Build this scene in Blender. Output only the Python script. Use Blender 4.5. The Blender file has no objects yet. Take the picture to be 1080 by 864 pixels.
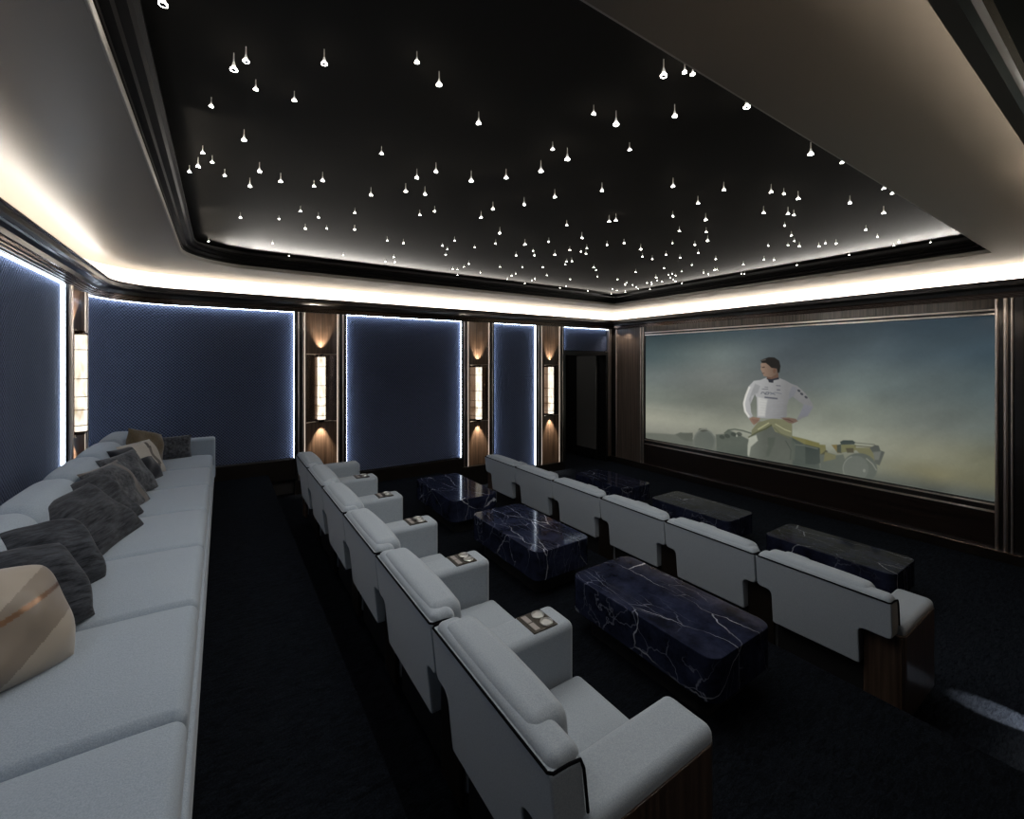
import bpy, math, random
import numpy as np
from mathutils import Vector, Matrix

random.seed(7)
SC = bpy.context.scene
COL = SC.collection
S = 2.4 / 2.1            # every length below is in design units; the finished scene is scaled to metres by S
PI = math.pi

# ------------------------------------------------------------------ camera numbers
F = 460.2
TH = math.radians(33.62)
ST, CT = math.sin(TH), math.cos(TH)
HZ = 380.5
CAMZ = 2.1


def ray(px, py):
    u = (px - 540) / F
    v = (HZ - py) / F
    return ST + u * CT, CT - u * ST, v


def at_x(px, X):          # position along Y where the sight line meets the plane x = X
    a, b, v = ray(px, 0)
    return X * b / a


def at_y(px, Y):
    a, b, v = ray(px, 0)
    return Y * a / b


def at_z(px, py, z):
    a, b, v = ray(px, py)
    t = (z - CAMZ) / v
    return a * t, b * t


# ------------------------------------------------------------------ materials
def new_mat(name):
    m = bpy.data.materials.new(name)
    m.use_nodes = True
    nt = m.node_tree
    b = nt.nodes['Principled BSDF']
    return m, nt, b


def simple(name, col, rough=.5, metal=0., spec=.5, coat=0., sheen=0.):
    m, nt, b = new_mat(name)
    b.inputs['Base Color'].default_value = (*col, 1)
    b.inputs['Roughness'].default_value = rough
    b.inputs['Metallic'].default_value = metal
    b.inputs['Specular IOR Level'].default_value = spec
    b.inputs['Coat Weight'].default_value = coat
    b.inputs['Coat Roughness'].default_value = .08
    b.inputs['Sheen Weight'].default_value = sheen
    return m


def node(nt, kind, **kw):
    n = nt.nodes.new(kind)
    for k, v in kw.items():
        if k.startswith('i_'):
            n.inputs[k[2:].replace('_', ' ')].default_value = v
        else:
            setattr(n, k, v)
    return n


def ramp(nt, stops):
    r = nt.nodes.new('ShaderNodeValToRGB')
    e = r.color_ramp.elements
    while len(e) < len(stops):
        e.new(.5)
    for k, (p, c) in enumerate(stops):
        e[k].position = p
        e[k].color = (*c, 1) if len(c) == 3 else c
    return r


def emit(name, col, strength):
    m, nt, b = new_mat(name)
    b.inputs['Base Color'].default_value = (*[min(1, c) for c in col], 1)
    b.inputs['Emission Color'].default_value = (*col, 1)
    b.inputs['Emission Strength'].default_value = strength
    return m


def coords(nt, scale=(1, 1, 1), which='Object'):
    tc = nt.nodes.new('ShaderNodeTexCoord')
    mp = nt.nodes.new('ShaderNodeMapping')
    mp.inputs['Scale'].default_value = scale
    nt.links.new(tc.outputs[which], mp.inputs['Vector'])
    return mp.outputs['Vector']


def fabric(name, c0, c1, scale=220, bump=.25, rough=.95, sheen=.3, stretch=(1, 1, 1)):
    m, nt, b = new_mat(name)
    v = coords(nt, stretch)
    n = node(nt, 'ShaderNodeTexNoise', i_Scale=scale, i_Detail=4., i_Roughness=.65)
    nt.links.new(v, n.inputs['Vector'])
    r = ramp(nt, [(.33, c0), (.67, c1)])
    nt.links.new(n.outputs['Fac'], r.inputs['Fac'])
    nt.links.new(r.outputs['Color'], b.inputs['Base Color'])
    bp = node(nt, 'ShaderNodeBump', i_Strength=bump, i_Distance=.004)
    nt.links.new(n.outputs['Fac'], bp.inputs['Height'])
    nt.links.new(bp.outputs['Normal'], b.inputs['Normal'])
    b.inputs['Roughness'].default_value = rough
    b.inputs['Sheen Weight'].default_value = sheen
    b.inputs['Sheen Roughness'].default_value = .5
    b.inputs['Specular IOR Level'].default_value = .2
    return m


def wood(name, dark, light, rough=.32, coat=.35, vec=(22, 22, .7), detail=5.):
    m, nt, b = new_mat(name)
    v = coords(nt, vec)
    n = node(nt, 'ShaderNodeTexNoise', i_Scale=1.6, i_Detail=detail, i_Roughness=.6, i_Distortion=.35)
    nt.links.new(v, n.inputs['Vector'])
    r = ramp(nt, [(.3, dark), (.5, tuple((a + c) / 2 for a, c in zip(dark, light))), (.7, light)])
    nt.links.new(n.outputs['Fac'], r.inputs['Fac'])
    nt.links.new(r.outputs['Color'], b.inputs['Base Color'])
    b.inputs['Roughness'].default_value = rough
    b.inputs['Coat Weight'].default_value = coat
    b.inputs['Coat Roughness'].default_value = .12
    return m


M = {}
M['seat'] = fabric('grey_upholstery', (.265, .305, .345), (.355, .40, .445), 230)
M['sofa'] = fabric('pale_grey_upholstery', (.275, .325, .38), (.375, .435, .50), 210, .35)
M['piping'] = simple('black_piping', (.003, .003, .004), .95, 0, .05)
M['plinth'] = simple('black_plinth', (.006, .006, .007), .6)
M['wood'] = wood('walnut_veneer', (.055, .032, .020), (.20, .125, .080))
M['wood_dark'] = wood('dark_stained_veneer', (.028, .018, .013), (.095, .062, .044), .3, .3)
M['wood_screen'] = wood('fluted_dark_walnut', (.028, .020, .015), (.15, .108, .08), .35, .3, (30, 30, .5))
M['wood_wide'] = wood('dark_horizontal_veneer', (.010, .007, .006), (.030, .019, .014), .25, .5, (20, .6, 20))
M['lacquer'] = simple('black_brown_lacquer', (.012, .009, .007), .30, 0, .5, .2)
M['tray_black'] = simple('black_satin_moulding', (.005, .004, .0035), .5, 0, .10)
M['bronze'] = simple('polished_bronze', (.92, .80, .71), .30, 1.)
M['bronze_dark'] = simple('dark_bronze', (.16, .11, .085), .22, 1.)
M['steel'] = simple('brushed_cup_metal', (.55, .55, .53), .38, 1.)
M['console'] = simple('dark_bronze_plate', (.045, .038, .030), .35, .6)
M['buttons'] = simple('taupe_buttons', (.30, .27, .25), .5)
M['plaster'] = simple('satin_taupe_plaster', (.165, .137, .106), .42, 0, .4)
M['bead'] = simple('pale_plaster_bead', (.34, .31, .27), .6)
M['cove'] = simple('white_cove_plaster', (.60, .57, .53), .8)
M['wall'] = simple('dark_wall_paint', (.02, .018, .017), .6)
M['door'] = simple('black_door', (.010, .010, .010), .4)
M['door_panel'] = simple('grey_door_panel', (.16, .16, .155), .5)
M['star_ceiling'] = simple('dark_brown_ceiling', (.034, .031, .027), .8, 0, .05)
M['led_cool'] = emit('cool_white_led', (.76, .87, 1.0), 13.0)
M['led_warm'] = emit('warm_white_led', (1.0, .90, .76), 5.0)
M['led_line'] = emit('warm_line_led', (1.0, .84, .70), .75)
M['star'] = emit('star_glow', (1.0, .95, .86), 34.0)
M['star_stem'] = emit('star_stem_glow', (1.0, .94, .84), .4)
M['star_cone'] = emit('star_cone_glow', (1.0, .94, .84), 2.2)
M['star_fade'] = emit('star_fade_glow', (1.0, .92, .80), .09)
M['star_lens'] = simple('star_dark_lens', (.004, .004, .004), .3)


def mk_carpet(name='midnight_carpet', gain=1.):
    m, nt, b = new_mat(name)
    v = coords(nt, (1, 1, 1))
    n = node(nt, 'ShaderNodeTexNoise', i_Scale=160., i_Detail=3.)
    nt.links.new(v, n.inputs['Vector'])
    v2 = coords(nt, (9, 34, 1))
    n2 = node(nt, 'ShaderNodeTexNoise', i_Scale=1.5, i_Detail=3., i_Distortion=1.2)
    nt.links.new(v2, n2.inputs['Vector'])
    mx = node(nt, 'ShaderNodeMath', operation='MULTIPLY')
    nt.links.new(n.outputs['Fac'], mx.inputs[0])
    nt.links.new(n2.outputs['Fac'], mx.inputs[1])
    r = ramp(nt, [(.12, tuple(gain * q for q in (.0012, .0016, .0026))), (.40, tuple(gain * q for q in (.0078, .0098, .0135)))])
    nt.links.new(mx.outputs[0], r.inputs['Fac'])
    nt.links.new(r.outputs['Color'], b.inputs['Base Color'])
    bp = node(nt, 'ShaderNodeBump', i_Strength=.5, i_Distance=.008)
    nt.links.new(mx.outputs[0], bp.inputs['Height'])
    nt.links.new(bp.outputs['Normal'], b.inputs['Normal'])
    b.inputs['Roughness'].default_value = 1
    b.inputs['Specular IOR Level'].default_value = .05
    return m


M['carpet'] = mk_carpet()
M['carpet_screenlit'] = mk_carpet('screenlit_carpet', 2.6)  # same carpet with its colour raised, standing in for light from the screen


def mk_weave():
    m, nt, b = new_mat('navy_diamond_weave')
    tc = nt.nodes.new('ShaderNodeTexCoord')
    sep = nt.nodes.new('ShaderNodeSeparateXYZ')
    nt.links.new(tc.outputs['UV'], sep.inputs[0])

    def mth(op, a, c=None):
        n = node(nt, 'ShaderNodeMath', operation=op)
        for k, x in enumerate((a, c)):
            if x is None:
                continue
            if isinstance(x, (int, float)):
                n.inputs[k].default_value = x
            else:
                nt.links.new(x, n.inputs[k])
        return n.outputs[0]
    fr = 2 * PI / .040
    a = mth('SINE', mth('MULTIPLY', sep.outputs[0], fr))
    c = mth('SINE', mth('MULTIPLY', sep.outputs[1], fr))
    h = mth('MULTIPLY_ADD', mth('MULTIPLY', a, c), .5)
    h.node.inputs[2].default_value = .5
    n = node(nt, 'ShaderNodeTexNoise', i_Scale=60., i_Detail=3.)
    nt.links.new(tc.outputs['UV'], n.inputs['Vector'])
    hh = mth('ADD', mth('MULTIPLY', h, .8), mth('MULTIPLY', n.outputs['Fac'], .4))
    r = ramp(nt, [(.25, (.024, .031, .058)), (.85, (.135, .165, .26))])
    nt.links.new(hh, r.inputs['Fac'])
    nt.links.new(r.outputs['Color'], b.inputs['Base Color'])
    bp = node(nt, 'ShaderNodeBump', i_Strength=.9, i_Distance=.012)
    nt.links.new(hh, bp.inputs['Height'])
    nt.links.new(bp.outputs['Normal'], b.inputs['Normal'])
    b.inputs['Roughness'].default_value = .9
    b.inputs['Specular IOR Level'].default_value = .08
    return m


M['weave'] = mk_weave()


def mk_marble():
    m, nt, b = new_mat('navy_marble')
    v = coords(nt, (1, 1, 1))
    info = nt.nodes.new('ShaderNodeObjectInfo')
    off = node(nt, 'ShaderNodeVectorMath', operation='ADD')
    sc = node(nt, 'ShaderNodeVectorMath', operation='SCALE')
    sc.inputs['Scale'].default_value = 1.0
    nt.links.new(info.outputs['Location'], sc.inputs[0])
    nt.links.new(v, off.inputs[0])
    nt.links.new(sc.outputs[0], off.inputs[1])

    wob = node(nt, 'ShaderNodeTexNoise', i_Scale=3.0, i_Detail=4., i_Roughness=.6)
    nt.links.new(off.outputs[0], wob.inputs['Vector'])
    ws = node(nt, 'ShaderNodeVectorMath', operation='SCALE')
    ws.inputs['Scale'].default_value = .16
    nt.links.new(wob.outputs['Color'], ws.inputs[0])
    wv = node(nt, 'ShaderNodeVectorMath', operation='ADD')
    nt.links.new(off.outputs[0], wv.inputs[0])
    nt.links.new(ws.outputs[0], wv.inputs[1])

    def vein(scale, width, rot, squash):
        mp = nt.nodes.new('ShaderNodeMapping')
        mp.inputs['Rotation'].default_value = rot
        mp.inputs['Scale'].default_value = squash
        nt.links.new(wv.outputs[0], mp.inputs['Vector'])
        n = node(nt, 'ShaderNodeTexVoronoi', feature='DISTANCE_TO_EDGE', i_Scale=scale)
        nt.links.new(mp.outputs[0], n.inputs['Vector'])
        r = ramp(nt, [(0, (1, 1, 1)), (width, (0, 0, 0))])
        nt.links.new(n.outputs['Distance'], r.inputs['Fac'])
        return r.outputs['Color']
    v1 = vein(1.25, .0075, (.35, .25, .5), (2.6, .75, 1.0))
    v2 = vein(3.6, .016, (.3, .45, -.3), (3.2, .8, .8))
    cl = node(nt, 'ShaderNodeTexNoise', i_Scale=5., i_Detail=6., i_Roughness=.7)
    nt.links.new(off.outputs[0], cl.inputs['Vector'])
    base = ramp(nt, [(.35, (.005, .006, .012)), (.62, (.018, .022, .046)), (.8, (.042, .050, .084))])
    nt.links.new(cl.outputs['Fac'], base.inputs['Fac'])
    mod = node(nt, 'ShaderNodeTexNoise', i_Scale=2.2, i_Detail=2.)
    nt.links.new(off.outputs[0], mod.inputs['Vector'])
    mr = ramp(nt, [(.42, (0, 0, 0)), (.62, (1, 1, 1))])
    nt.links.new(mod.outputs['Fac'], mr.inputs['Fac'])
    m1 = node(nt, 'ShaderNodeMix', data_type='RGBA')
    nt.links.new(base.outputs['Color'], m1.inputs['A'])
    m1.inputs['B'].default_value = (.42, .44, .50, 1)
    br = node(nt, 'ShaderNodeTexNoise', i_Scale=3.1, i_Detail=2.)
    nt.links.new(wv.outputs[0], br.inputs['Vector'])
    brr = ramp(nt, [(.40, (.06, .06, .06)), (.60, (1, 1, 1))])
    nt.links.new(br.outputs['Fac'], brr.inputs['Fac'])
    mul1 = node(nt, 'ShaderNodeMath', operation='MULTIPLY')
    nt.links.new(v1, mul1.inputs[0])
    nt.links.new(brr.outputs['Color'], mul1.inputs[1])
    nt.links.new(mul1.outputs[0], m1.inputs['Factor'])
    mul = node(nt, 'ShaderNodeMath', operation='MULTIPLY')
    nt.links.new(v2, mul.inputs[0])
    nt.links.new(mr.outputs['Color'], mul.inputs[1])
    mul2 = node(nt, 'ShaderNodeMath', operation='MULTIPLY')
    nt.links.new(mul.outputs[0], mul2.inputs[0])
    mul2.inputs[1].default_value = .55
    m2 = node(nt, 'ShaderNodeMix', data_type='RGBA')
    nt.links.new(mul2.outputs[0], m2.inputs['Factor'])
    nt.links.new(m1.outputs['Result'], m2.inputs['A'])
    m2.inputs['B'].default_value = (.24, .26, .34, 1)
    nt.links.new(m2.outputs['Result'], b.inputs['Base Color'])
    b.inputs['Roughness'].default_value = .08
    b.inputs['Specular IOR Level'].default_value = .035
    return m


M['marble'] = mk_marble()


def mk_alabaster():
    m, nt, b = new_mat('lit_alabaster')
    v = coords(nt, (6, 6, 2.5))
    n = node(nt, 'ShaderNodeTexNoise', i_Scale=2.6, i_Detail=5., i_Distortion=1.0)
    nt.links.new(v, n.inputs['Vector'])
    r = ramp(nt, [(.30, (.62, .50, .36)), (.48, (1, .90, .74)), (.75, (1, .95, .84))])
    nt.links.new(n.outputs['Fac'], r.inputs['Fac'])
    nt.links.new(r.outputs['Color'], b.inputs['Base Color'])
    nt.links.new(r.outputs['Color'], b.inputs['Emission Color'])
    b.inputs['Emission Strength'].default_value = 1.25
    return m


M['alabaster'] = mk_alabaster()

# pillow cloths
M['p_charcoal'] = fabric('charcoal_rib_weave', (.004, .005, .007), (.062, .068, .082), 22, .9, .95, .1, (.45, .6, 2.6))
M['p_slate'] = fabric('slate_rib_weave', (.010, .011, .014), (.066, .070, .080), 22, .9, .95, .1, (.45, .6, 2.6))
M['p_pattern'] = fabric('grey_mottled_weave', (.016, .018, .022), (.105, .11, .122), 34, .6, .95, .2)
M['p_taupe'] = fabric('taupe_cloth', (.10, .085, .075), (.15, .13, .115), 120, .3)
M['p_beige'] = simple('beige_satin', (.36, .31, .25), .45, 0, .4, 0, .3)
M['p_tan'] = simple('tan_satin', (.21, .17, .13), .45, 0, .4, 0, .3)
M['p_brown'] = fabric('olive_brown_velvet', (.10, .075, .045), (.16, .12, .072), 90, .3)
M['p_cream'] = fabric('cream_cloth', (.42, .38, .32), (.50, .46, .40), 140, .3)
M['p_black'] = fabric('black_cloth', (.008, .009, .014), (.016, .018, .024), 140, .3)
M['p_gold'] = simple('bronze_chain', (.22, .13, .08), .35, .8)


# ------------------------------------------------------------------ mesh builder
class MB:
    def __init__(self):
        self.v, self.f, self.m, self.uv = [], [], [], None

    def add(self, verts, faces, mat=0):
        o = len(self.v)
        self.v += [tuple(p) for p in verts]
        self.f += [tuple(i + o for i in f) for f in faces]
        self.m += [mat] * len(faces)

    def rbox(self, lo, hi, r=.01, rs=2, n=(1, 1, 1), fn=None, mat=0):
        c = [(a + b) / 2 for a, b in zip(lo, hi)]
        h = [(b - a) / 2 for a, b in zip(lo, hi)]
        r = min([r] + [x * .999 for x in h])
        ax = []
        for k in range(3):
            inn = h[k] - r
            offs = [r * math.tan(math.radians(45 * j / rs)) for j in range(1, rs + 1)]
            mid = [-inn + 2 * inn * j / n[k] for j in range(n[k] + 1)]
            ax.append([-inn - o for o in reversed(offs)] + mid + [inn + o for o in offs])
        idx, verts, faces = {}, [], []

        def vid(i, j, k):
            key = (i, j, k)
            if key not in idx:
                p = (ax[0][i], ax[1][j], ax[2][k])
                q = [max(-(h[t] - r), min(h[t] - r, p[t])) for t in range(3)]
                d = [p[t] - q[t] for t in range(3)]
                L = math.sqrt(sum(x * x for x in d))
                w = [c[t] + q[t] + (d[t] * r / L if L > 1e-9 else 0) for t in range(3)]
                idx[key] = len(verts)
                verts.append(fn(*w) if fn else tuple(w))
            return idx[key]
        N = [len(a) for a in ax]
        for k, e in ((0, 0), (0, N[0] - 1), (1, 0), (1, N[1] - 1), (2, 0), (2, N[2] - 1)):
            a, b = [(1, 2), (2, 0), (0, 1)][k]
            for i in range(N[a] - 1):
                for j in range(N[b] - 1):
                    q = []
                    for (di, dj) in ((0, 0), (1, 0), (1, 1), (0, 1)):
                        t = [0, 0, 0]
                        t[k], t[a], t[b] = e, i + di, j + dj
                        q.append(vid(*t))
                    faces.append(tuple(q) if e else tuple(reversed(q)))
        self.add(verts, faces, mat)
        return self

    def box(self, lo, hi, mat=0, r=.003, fn=None, n=(1, 1, 1)):
        return self.rbox(lo, hi, r, 1, n, fn, mat)

    def rings(self, rings, mat=0, closed=True, cap0=True, cap1=True, mats=None):
        n = len(rings[0])
        o = len(self.v)
        for rg in rings:
            self.v += [tuple(p) for p in rg]
        for a in range(len(rings) - 1):
            for i in range(n if closed else n - 1):
                j = (i + 1) % n
                self.f.append((o + a * n + i, o + a * n + j, o + (a + 1) * n + j, o + (a + 1) * n + i))
                self.m.append(mats[a] if mats else mat)
        if cap0:
            self.f.append(tuple(o + i for i in reversed(range(n))))
            self.m.append(mats[0] if mats else mat)
        if cap1:
            self.f.append(tuple(o + (len(rings) - 1) * n + i for i in range(n)))
            self.m.append(mats[-1] if mats else mat)
        return self

    def lathe(self, prof, n=16, c=(0, 0, 0), mats=None, a0=0., a1=2 * PI):
        full = abs(a1 - a0 - 2 * PI) < 1e-6
        k = n if full else n + 1
        rg = [[(c[0] + r * math.cos(a0 + (a1 - a0) * i / n), c[1] + r * math.sin(a0 + (a1 - a0) * i / n), c[2] + z)
               for i in range(k)] for r, z in prof]
        return self.rings(rg, closed=full, cap0=full, cap1=full, mats=mats)

    def tube(self, pts, r, n=8):
        pts = [Vector(p) for p in pts]
        up = Vector((0, 0, 1))
        rg = []
        for i, p in enumerate(pts):
            t = (pts[min(i + 1, len(pts) - 1)] - pts[max(i - 1, 0)]).normalized()
            a = t.cross(up)
            if a.length < .05:
                a = t.cross(Vector((0, 1, 0)))
            a.normalize()
            b = a.cross(t)
            rg.append([p + r * (math.cos(2 * PI * k / n) * a + math.sin(2 * PI * k / n) * b) for k in range(n)])
        return self.rings(rg)

    def slab(self, outline, axis, a, b, bev=.006, mat=0, fn=None, capmat=None):
        """extrude a closed 2-D outline between a and b along an axis, with bevelled rims"""
        def off(d):
            n = len(outline)
            out = []
            area = sum(outline[i][0] * outline[(i + 1) % n][1] - outline[(i + 1) % n][0] * outline[i][1] for i in range(n))
            sg = 1 if area > 0 else -1
            for i in range(n):
                p, q, s = outline[i - 1], outline[i], outline[(i + 1) % n]
                e1 = Vector((q[0] - p[0], q[1] - p[1])).normalized()
                e2 = Vector((s[0] - q[0], s[1] - q[1])).normalized()
                n1 = Vector((-e1.y, e1.x)) * sg
                n2 = Vector((-e2.y, e2.x)) * sg
                nn = n1 + n2
                nn = nn / max(.3, (1 + n1.dot(n2))) if nn.length > 1e-6 else n1
                out.append((q[0] + nn.x * d, q[1] + nn.y * d))
            return out

        def put(p, h):
            w = {'x': (h, p[0], p[1]), 'y': (p[0], h, p[1]), 'z': (p[0], p[1], h)}[axis]
            return fn(*w) if fn else w
        rg = []
        for d, h in ((bev, a), (bev * .3, a + bev * .3), (0, a + bev), (0, b - bev), (bev * .3, b - bev * .3), (bev, b)):
            rg.append([put(p, h) for p in off(d)])
        return self.rings(rg, mat)

    def sweep(self, path, prof, mats, closed=False):
        """path: plan points; prof: (inward offset, z); inward is to the right of the walking direction"""
        n = len(path)
        cols = []
        for i in range(n):
            q = Vector(path[i])
            p = Vector(path[i - 1]) if (closed or i) else None
            s = Vector(path[(i + 1) % n]) if (closed or i < n - 1) else None
            ns = []
            if p is not None:
                e = (q - p).normalized(); ns.append(Vector((e.y, -e.x)))
            if s is not None:
                e = (s - q).normalized(); ns.append(Vector((e.y, -e.x)))
            nn = ns[0] if len(ns) == 1 else (ns[0] + ns[1]) / (1 + ns[0].dot(ns[1]))
            cols.append([(q.x + nn.x * d, q.y + nn.y * d, z) for d, z in prof])
        o = len(self.v)
        k = len(prof)
        for c in cols:
            self.v += c
        for i in range(n if closed else n - 1):
            j = (i + 1) % n
            for t in range(k - 1):
                self.f.append((o + i * k + t, o + j * k + t, o + j * k + t + 1, o + i * k + t + 1))
                self.m.append(mats[t] if isinstance(mats, (list, tuple)) else mats)
        return self

    def build(self, name, mats, parent=None, loc=None, rot=None, smooth=35, fix=True):
        me = bpy.data.meshes.new(name)
        me.from_pydata(self.v, [], self.f)
        for m in (mats if isinstance(mats, (list, tuple)) else [mats]):
            me.materials.append(m)
        me.polygons.foreach_set('material_index', self.m)
        if fix:
            import bmesh
            bm = bmesh.new(); bm.from_mesh(me)
            bmesh.ops.recalc_face_normals(bm, faces=bm.faces)
            bm.to_mesh(me); bm.free()
        if smooth:
            me.polygons.foreach_set('use_smooth', [True] * len(me.polygons))
            me.set_sharp_from_angle(angle=math.radians(smooth))
        if self.uv:
            lay = me.uv_layers.new(name='UVMap')
            for l in me.loops:
                lay.data[l.index].uv = self.uv[l.vertex_index]
        me.update()
        o = bpy.data.objects.new(name, me)
        COL.objects.link(o)
        if parent:
            o.parent = parent
        if smooth:
            wn = o.modifiers.new('even_shading', 'WEIGHTED_NORMAL')
            wn.keep_sharp = True
            wn.weight = 80
        if loc:
            o.location = loc
        if rot:
            o.rotation_euler = rot
        return o


def thing(name, label, cat, loc=(0, 0, 0), rot=(0, 0, 0), group=None):
    o = bpy.data.objects.new(name, None)
    o.empty_display_size = .1
    COL.objects.link(o)
    o.location = loc
    o.rotation_euler = rot
    tag(o, label, cat, group)
    return o


def tag(o, label, cat, group=None):
    o['label'] = label
    o['category'] = cat
    if group:
        o['group'] = group
    return o


def struct(o):
    o['kind'] = 'structure'
    return o


def rrect(x0, x1, y0, y1, r, n=6):
    rr = r if isinstance(r, (list, tuple)) else [r] * 4     # corners: (x1,y0) (x1,y1) (x0,y1) (x0,y0)
    out = []
    for (cx, cy, a0), q in zip(((x1, y0, -PI / 2), (x1, y1, 0), (x0, y1, PI / 2), (x0, y0, PI)), rr):
        if q <= 1e-6:
            out.append((cx, cy))
            continue
        sx = cx - q if cx == x1 else cx + q
        sy = cy - q if cy == y1 else cy + q
        for k in range(n + 1):
            a = a0 + PI / 2 * k / n
            out.append((sx + q * math.cos(a), sy + q * math.sin(a)))
    return out


# ------------------------------------------------------------------ room numbers (design units)
XB, YL, XS, YR = -1.13, 6.50, 6.87, .105        # back wall, side wall with the sconces, screen wall, entrance side wall
AC, AR = (-.45, 5.82), .68                     # rounded corner between back and side wall
ZC = CAMZ + 1.02                               # ceiling
ZT = CAMZ + .65                                # top of the wall panels
T1, T2 = .31, .62                              # floor of the middle and of the upper tier
X1, X2 = 2.90, .50                             # step edges


def arc_pts(n=14):
    return [(AC[0] + AR * math.cos(PI - PI / 2 * k / n), AC[1] + AR * math.sin(PI - PI / 2 * k / n)) for k in range(n + 1)]


PERIM = [(XB, YR)] + arc_pts() + [(XS, YL), (XS, YR)]      # walking direction keeps the room on the right

# ---- floor (three tiers in one stepped slab)
mb = MB()
prof = [(-1.4, -.2), (8.2, -.2), (8.2, 0), (X1, 0), (X1, T1), (X2, T1), (X2, T2), (-1.4, T2)]
mb.slab(prof, 'y', -1.6, 8.6, .004)
fl = struct(mb.build('floor', [M['carpet'], M['carpet_screenlit']], smooth=0))
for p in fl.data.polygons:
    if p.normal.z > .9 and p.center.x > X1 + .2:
        p.material_index = 1  # front tier top gets the brightened, screen-lit copy

# ---- walls (boxes behind the panelling)
W = .12


def wall(name, lo, hi, mat='wall'):
    return struct(MB().box(lo, hi, 0, .004).build(name, M[mat], smooth=0))


wall('wall_back', (XB - W - .05, -1.6, .0), (XB - .05, AC[1], ZC + .1))
mb = MB()
a_in = arc_pts()
outl = [(AC[0] + (p[0] - AC[0]) * (AR + .05) / AR, AC[1] + (p[1] - AC[1]) * (AR + .05) / AR) for p in a_in]
outl += [(AC[0], AC[1] + AR + .05 + W), (XB - .05 - W, AC[1] + AR + .05 + W), (XB - .05 - W, AC[1])]
mb.slab(outl, 'z', .0, ZC + .1, .003)
struct(mb.build('wall_corner', M['wall'], smooth=30))
DX0, DX1, DZ = at_y(594, 6.44), at_y(642.3, 6.44), 2.28    # doorway in the side wall
mb = MB()
mb.box((AC[0], YL + .05, 0), (DX0, YL + .05 + W, ZC + .1))
mb.box((DX1, YL + .05, 0), (XS + .2, YL + .05 + W, ZC + .1))
mb.box((DX0, YL + .05, DZ), (DX1, YL + .05 + W, ZC + .1))
struct(mb.build('wall_left', M['wall'], smooth=0))
wall('wall_front', (XS + .05, -.1, 0), (XS + .05 + W, YL + .2, ZC + .1))
mb = MB()
mb.box((1.5, YR - .05 - W, 0), (XS + .2, YR - .05, ZC + .1))
mb.box((-1.3, YR - .05 - W, ZT), (1.5, YR - .05, ZC + .1))
struct(mb.build('wall_right', M['wall'], smooth=0))
wall('wall_entry', (-1.4, -1.6 - W, 0), (1.62, -1.6, ZC + .1))
wall('wall_entry_side', (1.5, -1.6, 0), (1.5 + W, YR - .05 - W, ZC + .1))
# corridor beyond the door
wall('wall_corridor', (4.6, 8.4, 0), (8.0, 8.5, ZC))
wall('wall_corridor_side', (7.6, YL + .2, 0), (7.7, 8.4, ZC))
wall('wall_corridor_end', (4.6, YL + .2, 0), (4.7, 8.4, ZC))

# ---- ceiling with the tray opening
TX0, TX1, TY0, TY1, TR = -.325, 6.065, .915, 5.685, .60
hole = rrect(TX0, TX1, TY0, TY1, [.0, .0, TR, TR], 10)   # order: (x1,y0),(x1,y1),(x0,y1),(x0,y0)
import bmesh


def plate_with_hole(name, outer, inner, z, th, mat):
    bm = bmesh.new()
    vo = [bm.verts.new((x, y, z)) for x, y in outer]
    vi = [bm.verts.new((x, y, z)) for x, y in inner]
    ed = [bm.edges.new((vo[i], vo[(i + 1) % len(vo)])) for i in range(len(vo))]
    ed += [bm.edges.new((vi[i], vi[(i + 1) % len(vi)])) for i in range(len(vi))]
    bmesh.ops.triangle_fill(bm, use_beauty=True, use_dissolve=False, edges=ed)
    bmesh.ops.recalc_face_normals(bm, faces=bm.faces)
    r = bmesh.ops.extrude_face_region(bm, geom=bm.faces[:])
    for v in r['geom']:
        if isinstance(v, bmesh.types.BMVert):
            v.co.z += th
    bmesh.ops.recalc_face_normals(bm, faces=bm.faces)
    me = bpy.data.meshes.new(name)
    bm.to_mesh(me); bm.free()
    me.materials.append(mat)
    o = bpy.data.objects.new(name, me)
    COL.objects.link(o)
    return o


struct(plate_with_hole('ceiling', [(-1.3, -1.7), (7.2, -1.7), (7.2, 8.6), (-1.3, 8.6)], hole, ZC, .035, M['plaster']))
# tray moulding (dark lacquer, stepped), closed loop around the opening, and the star panel above it
loop = list(reversed(hole))        # clockwise seen from above -> inward offset is to the right
mb = MB()
mb.sweep(loop, [(-.02, ZC + .036), (.016, ZC + .036), (.016, ZC + .055), (.044, ZC + .060), (.050, ZC + .085), (.080, ZC + .092),
                (.090, ZC + .115), (.107, ZC + .122), (.107, ZC + .140), (.085, ZC + .140), (.085, ZC + .132), (-.02, ZC + .132), (-.02, ZC + .036)],
         [0, 0, 0, 0, 0, 0, 0, 0, 0, 0, 0, 0], closed=True)
struct(mb.build('trim_1', M['tray_black'], smooth=25))
mb = MB()
mb.sweep(loop, [(-.01, ZC + .001), (.007, ZC + .001), (.010, ZC + .004), (.010, ZC + .040), (-.01, ZC + .040)], [0] * 4, closed=True)
struct(mb.build('trim_16', M['bead'], smooth=25))
ZST = ZC + .195
mb = MB()
mb.box((TX0 - .15, TY0 - .15, ZST), (TX1 + .15, TY1 + .15, ZST + .03))
struct(mb.build('ceiling_star_panel', M['star_ceiling'], smooth=0))
mb = MB()
mb.sweep(loop, [(-.02, ZC + .13), (-.02, ZST + .01)], [0], closed=True)
struct(mb.build('trim_2', M['wall'], smooth=0))

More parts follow.
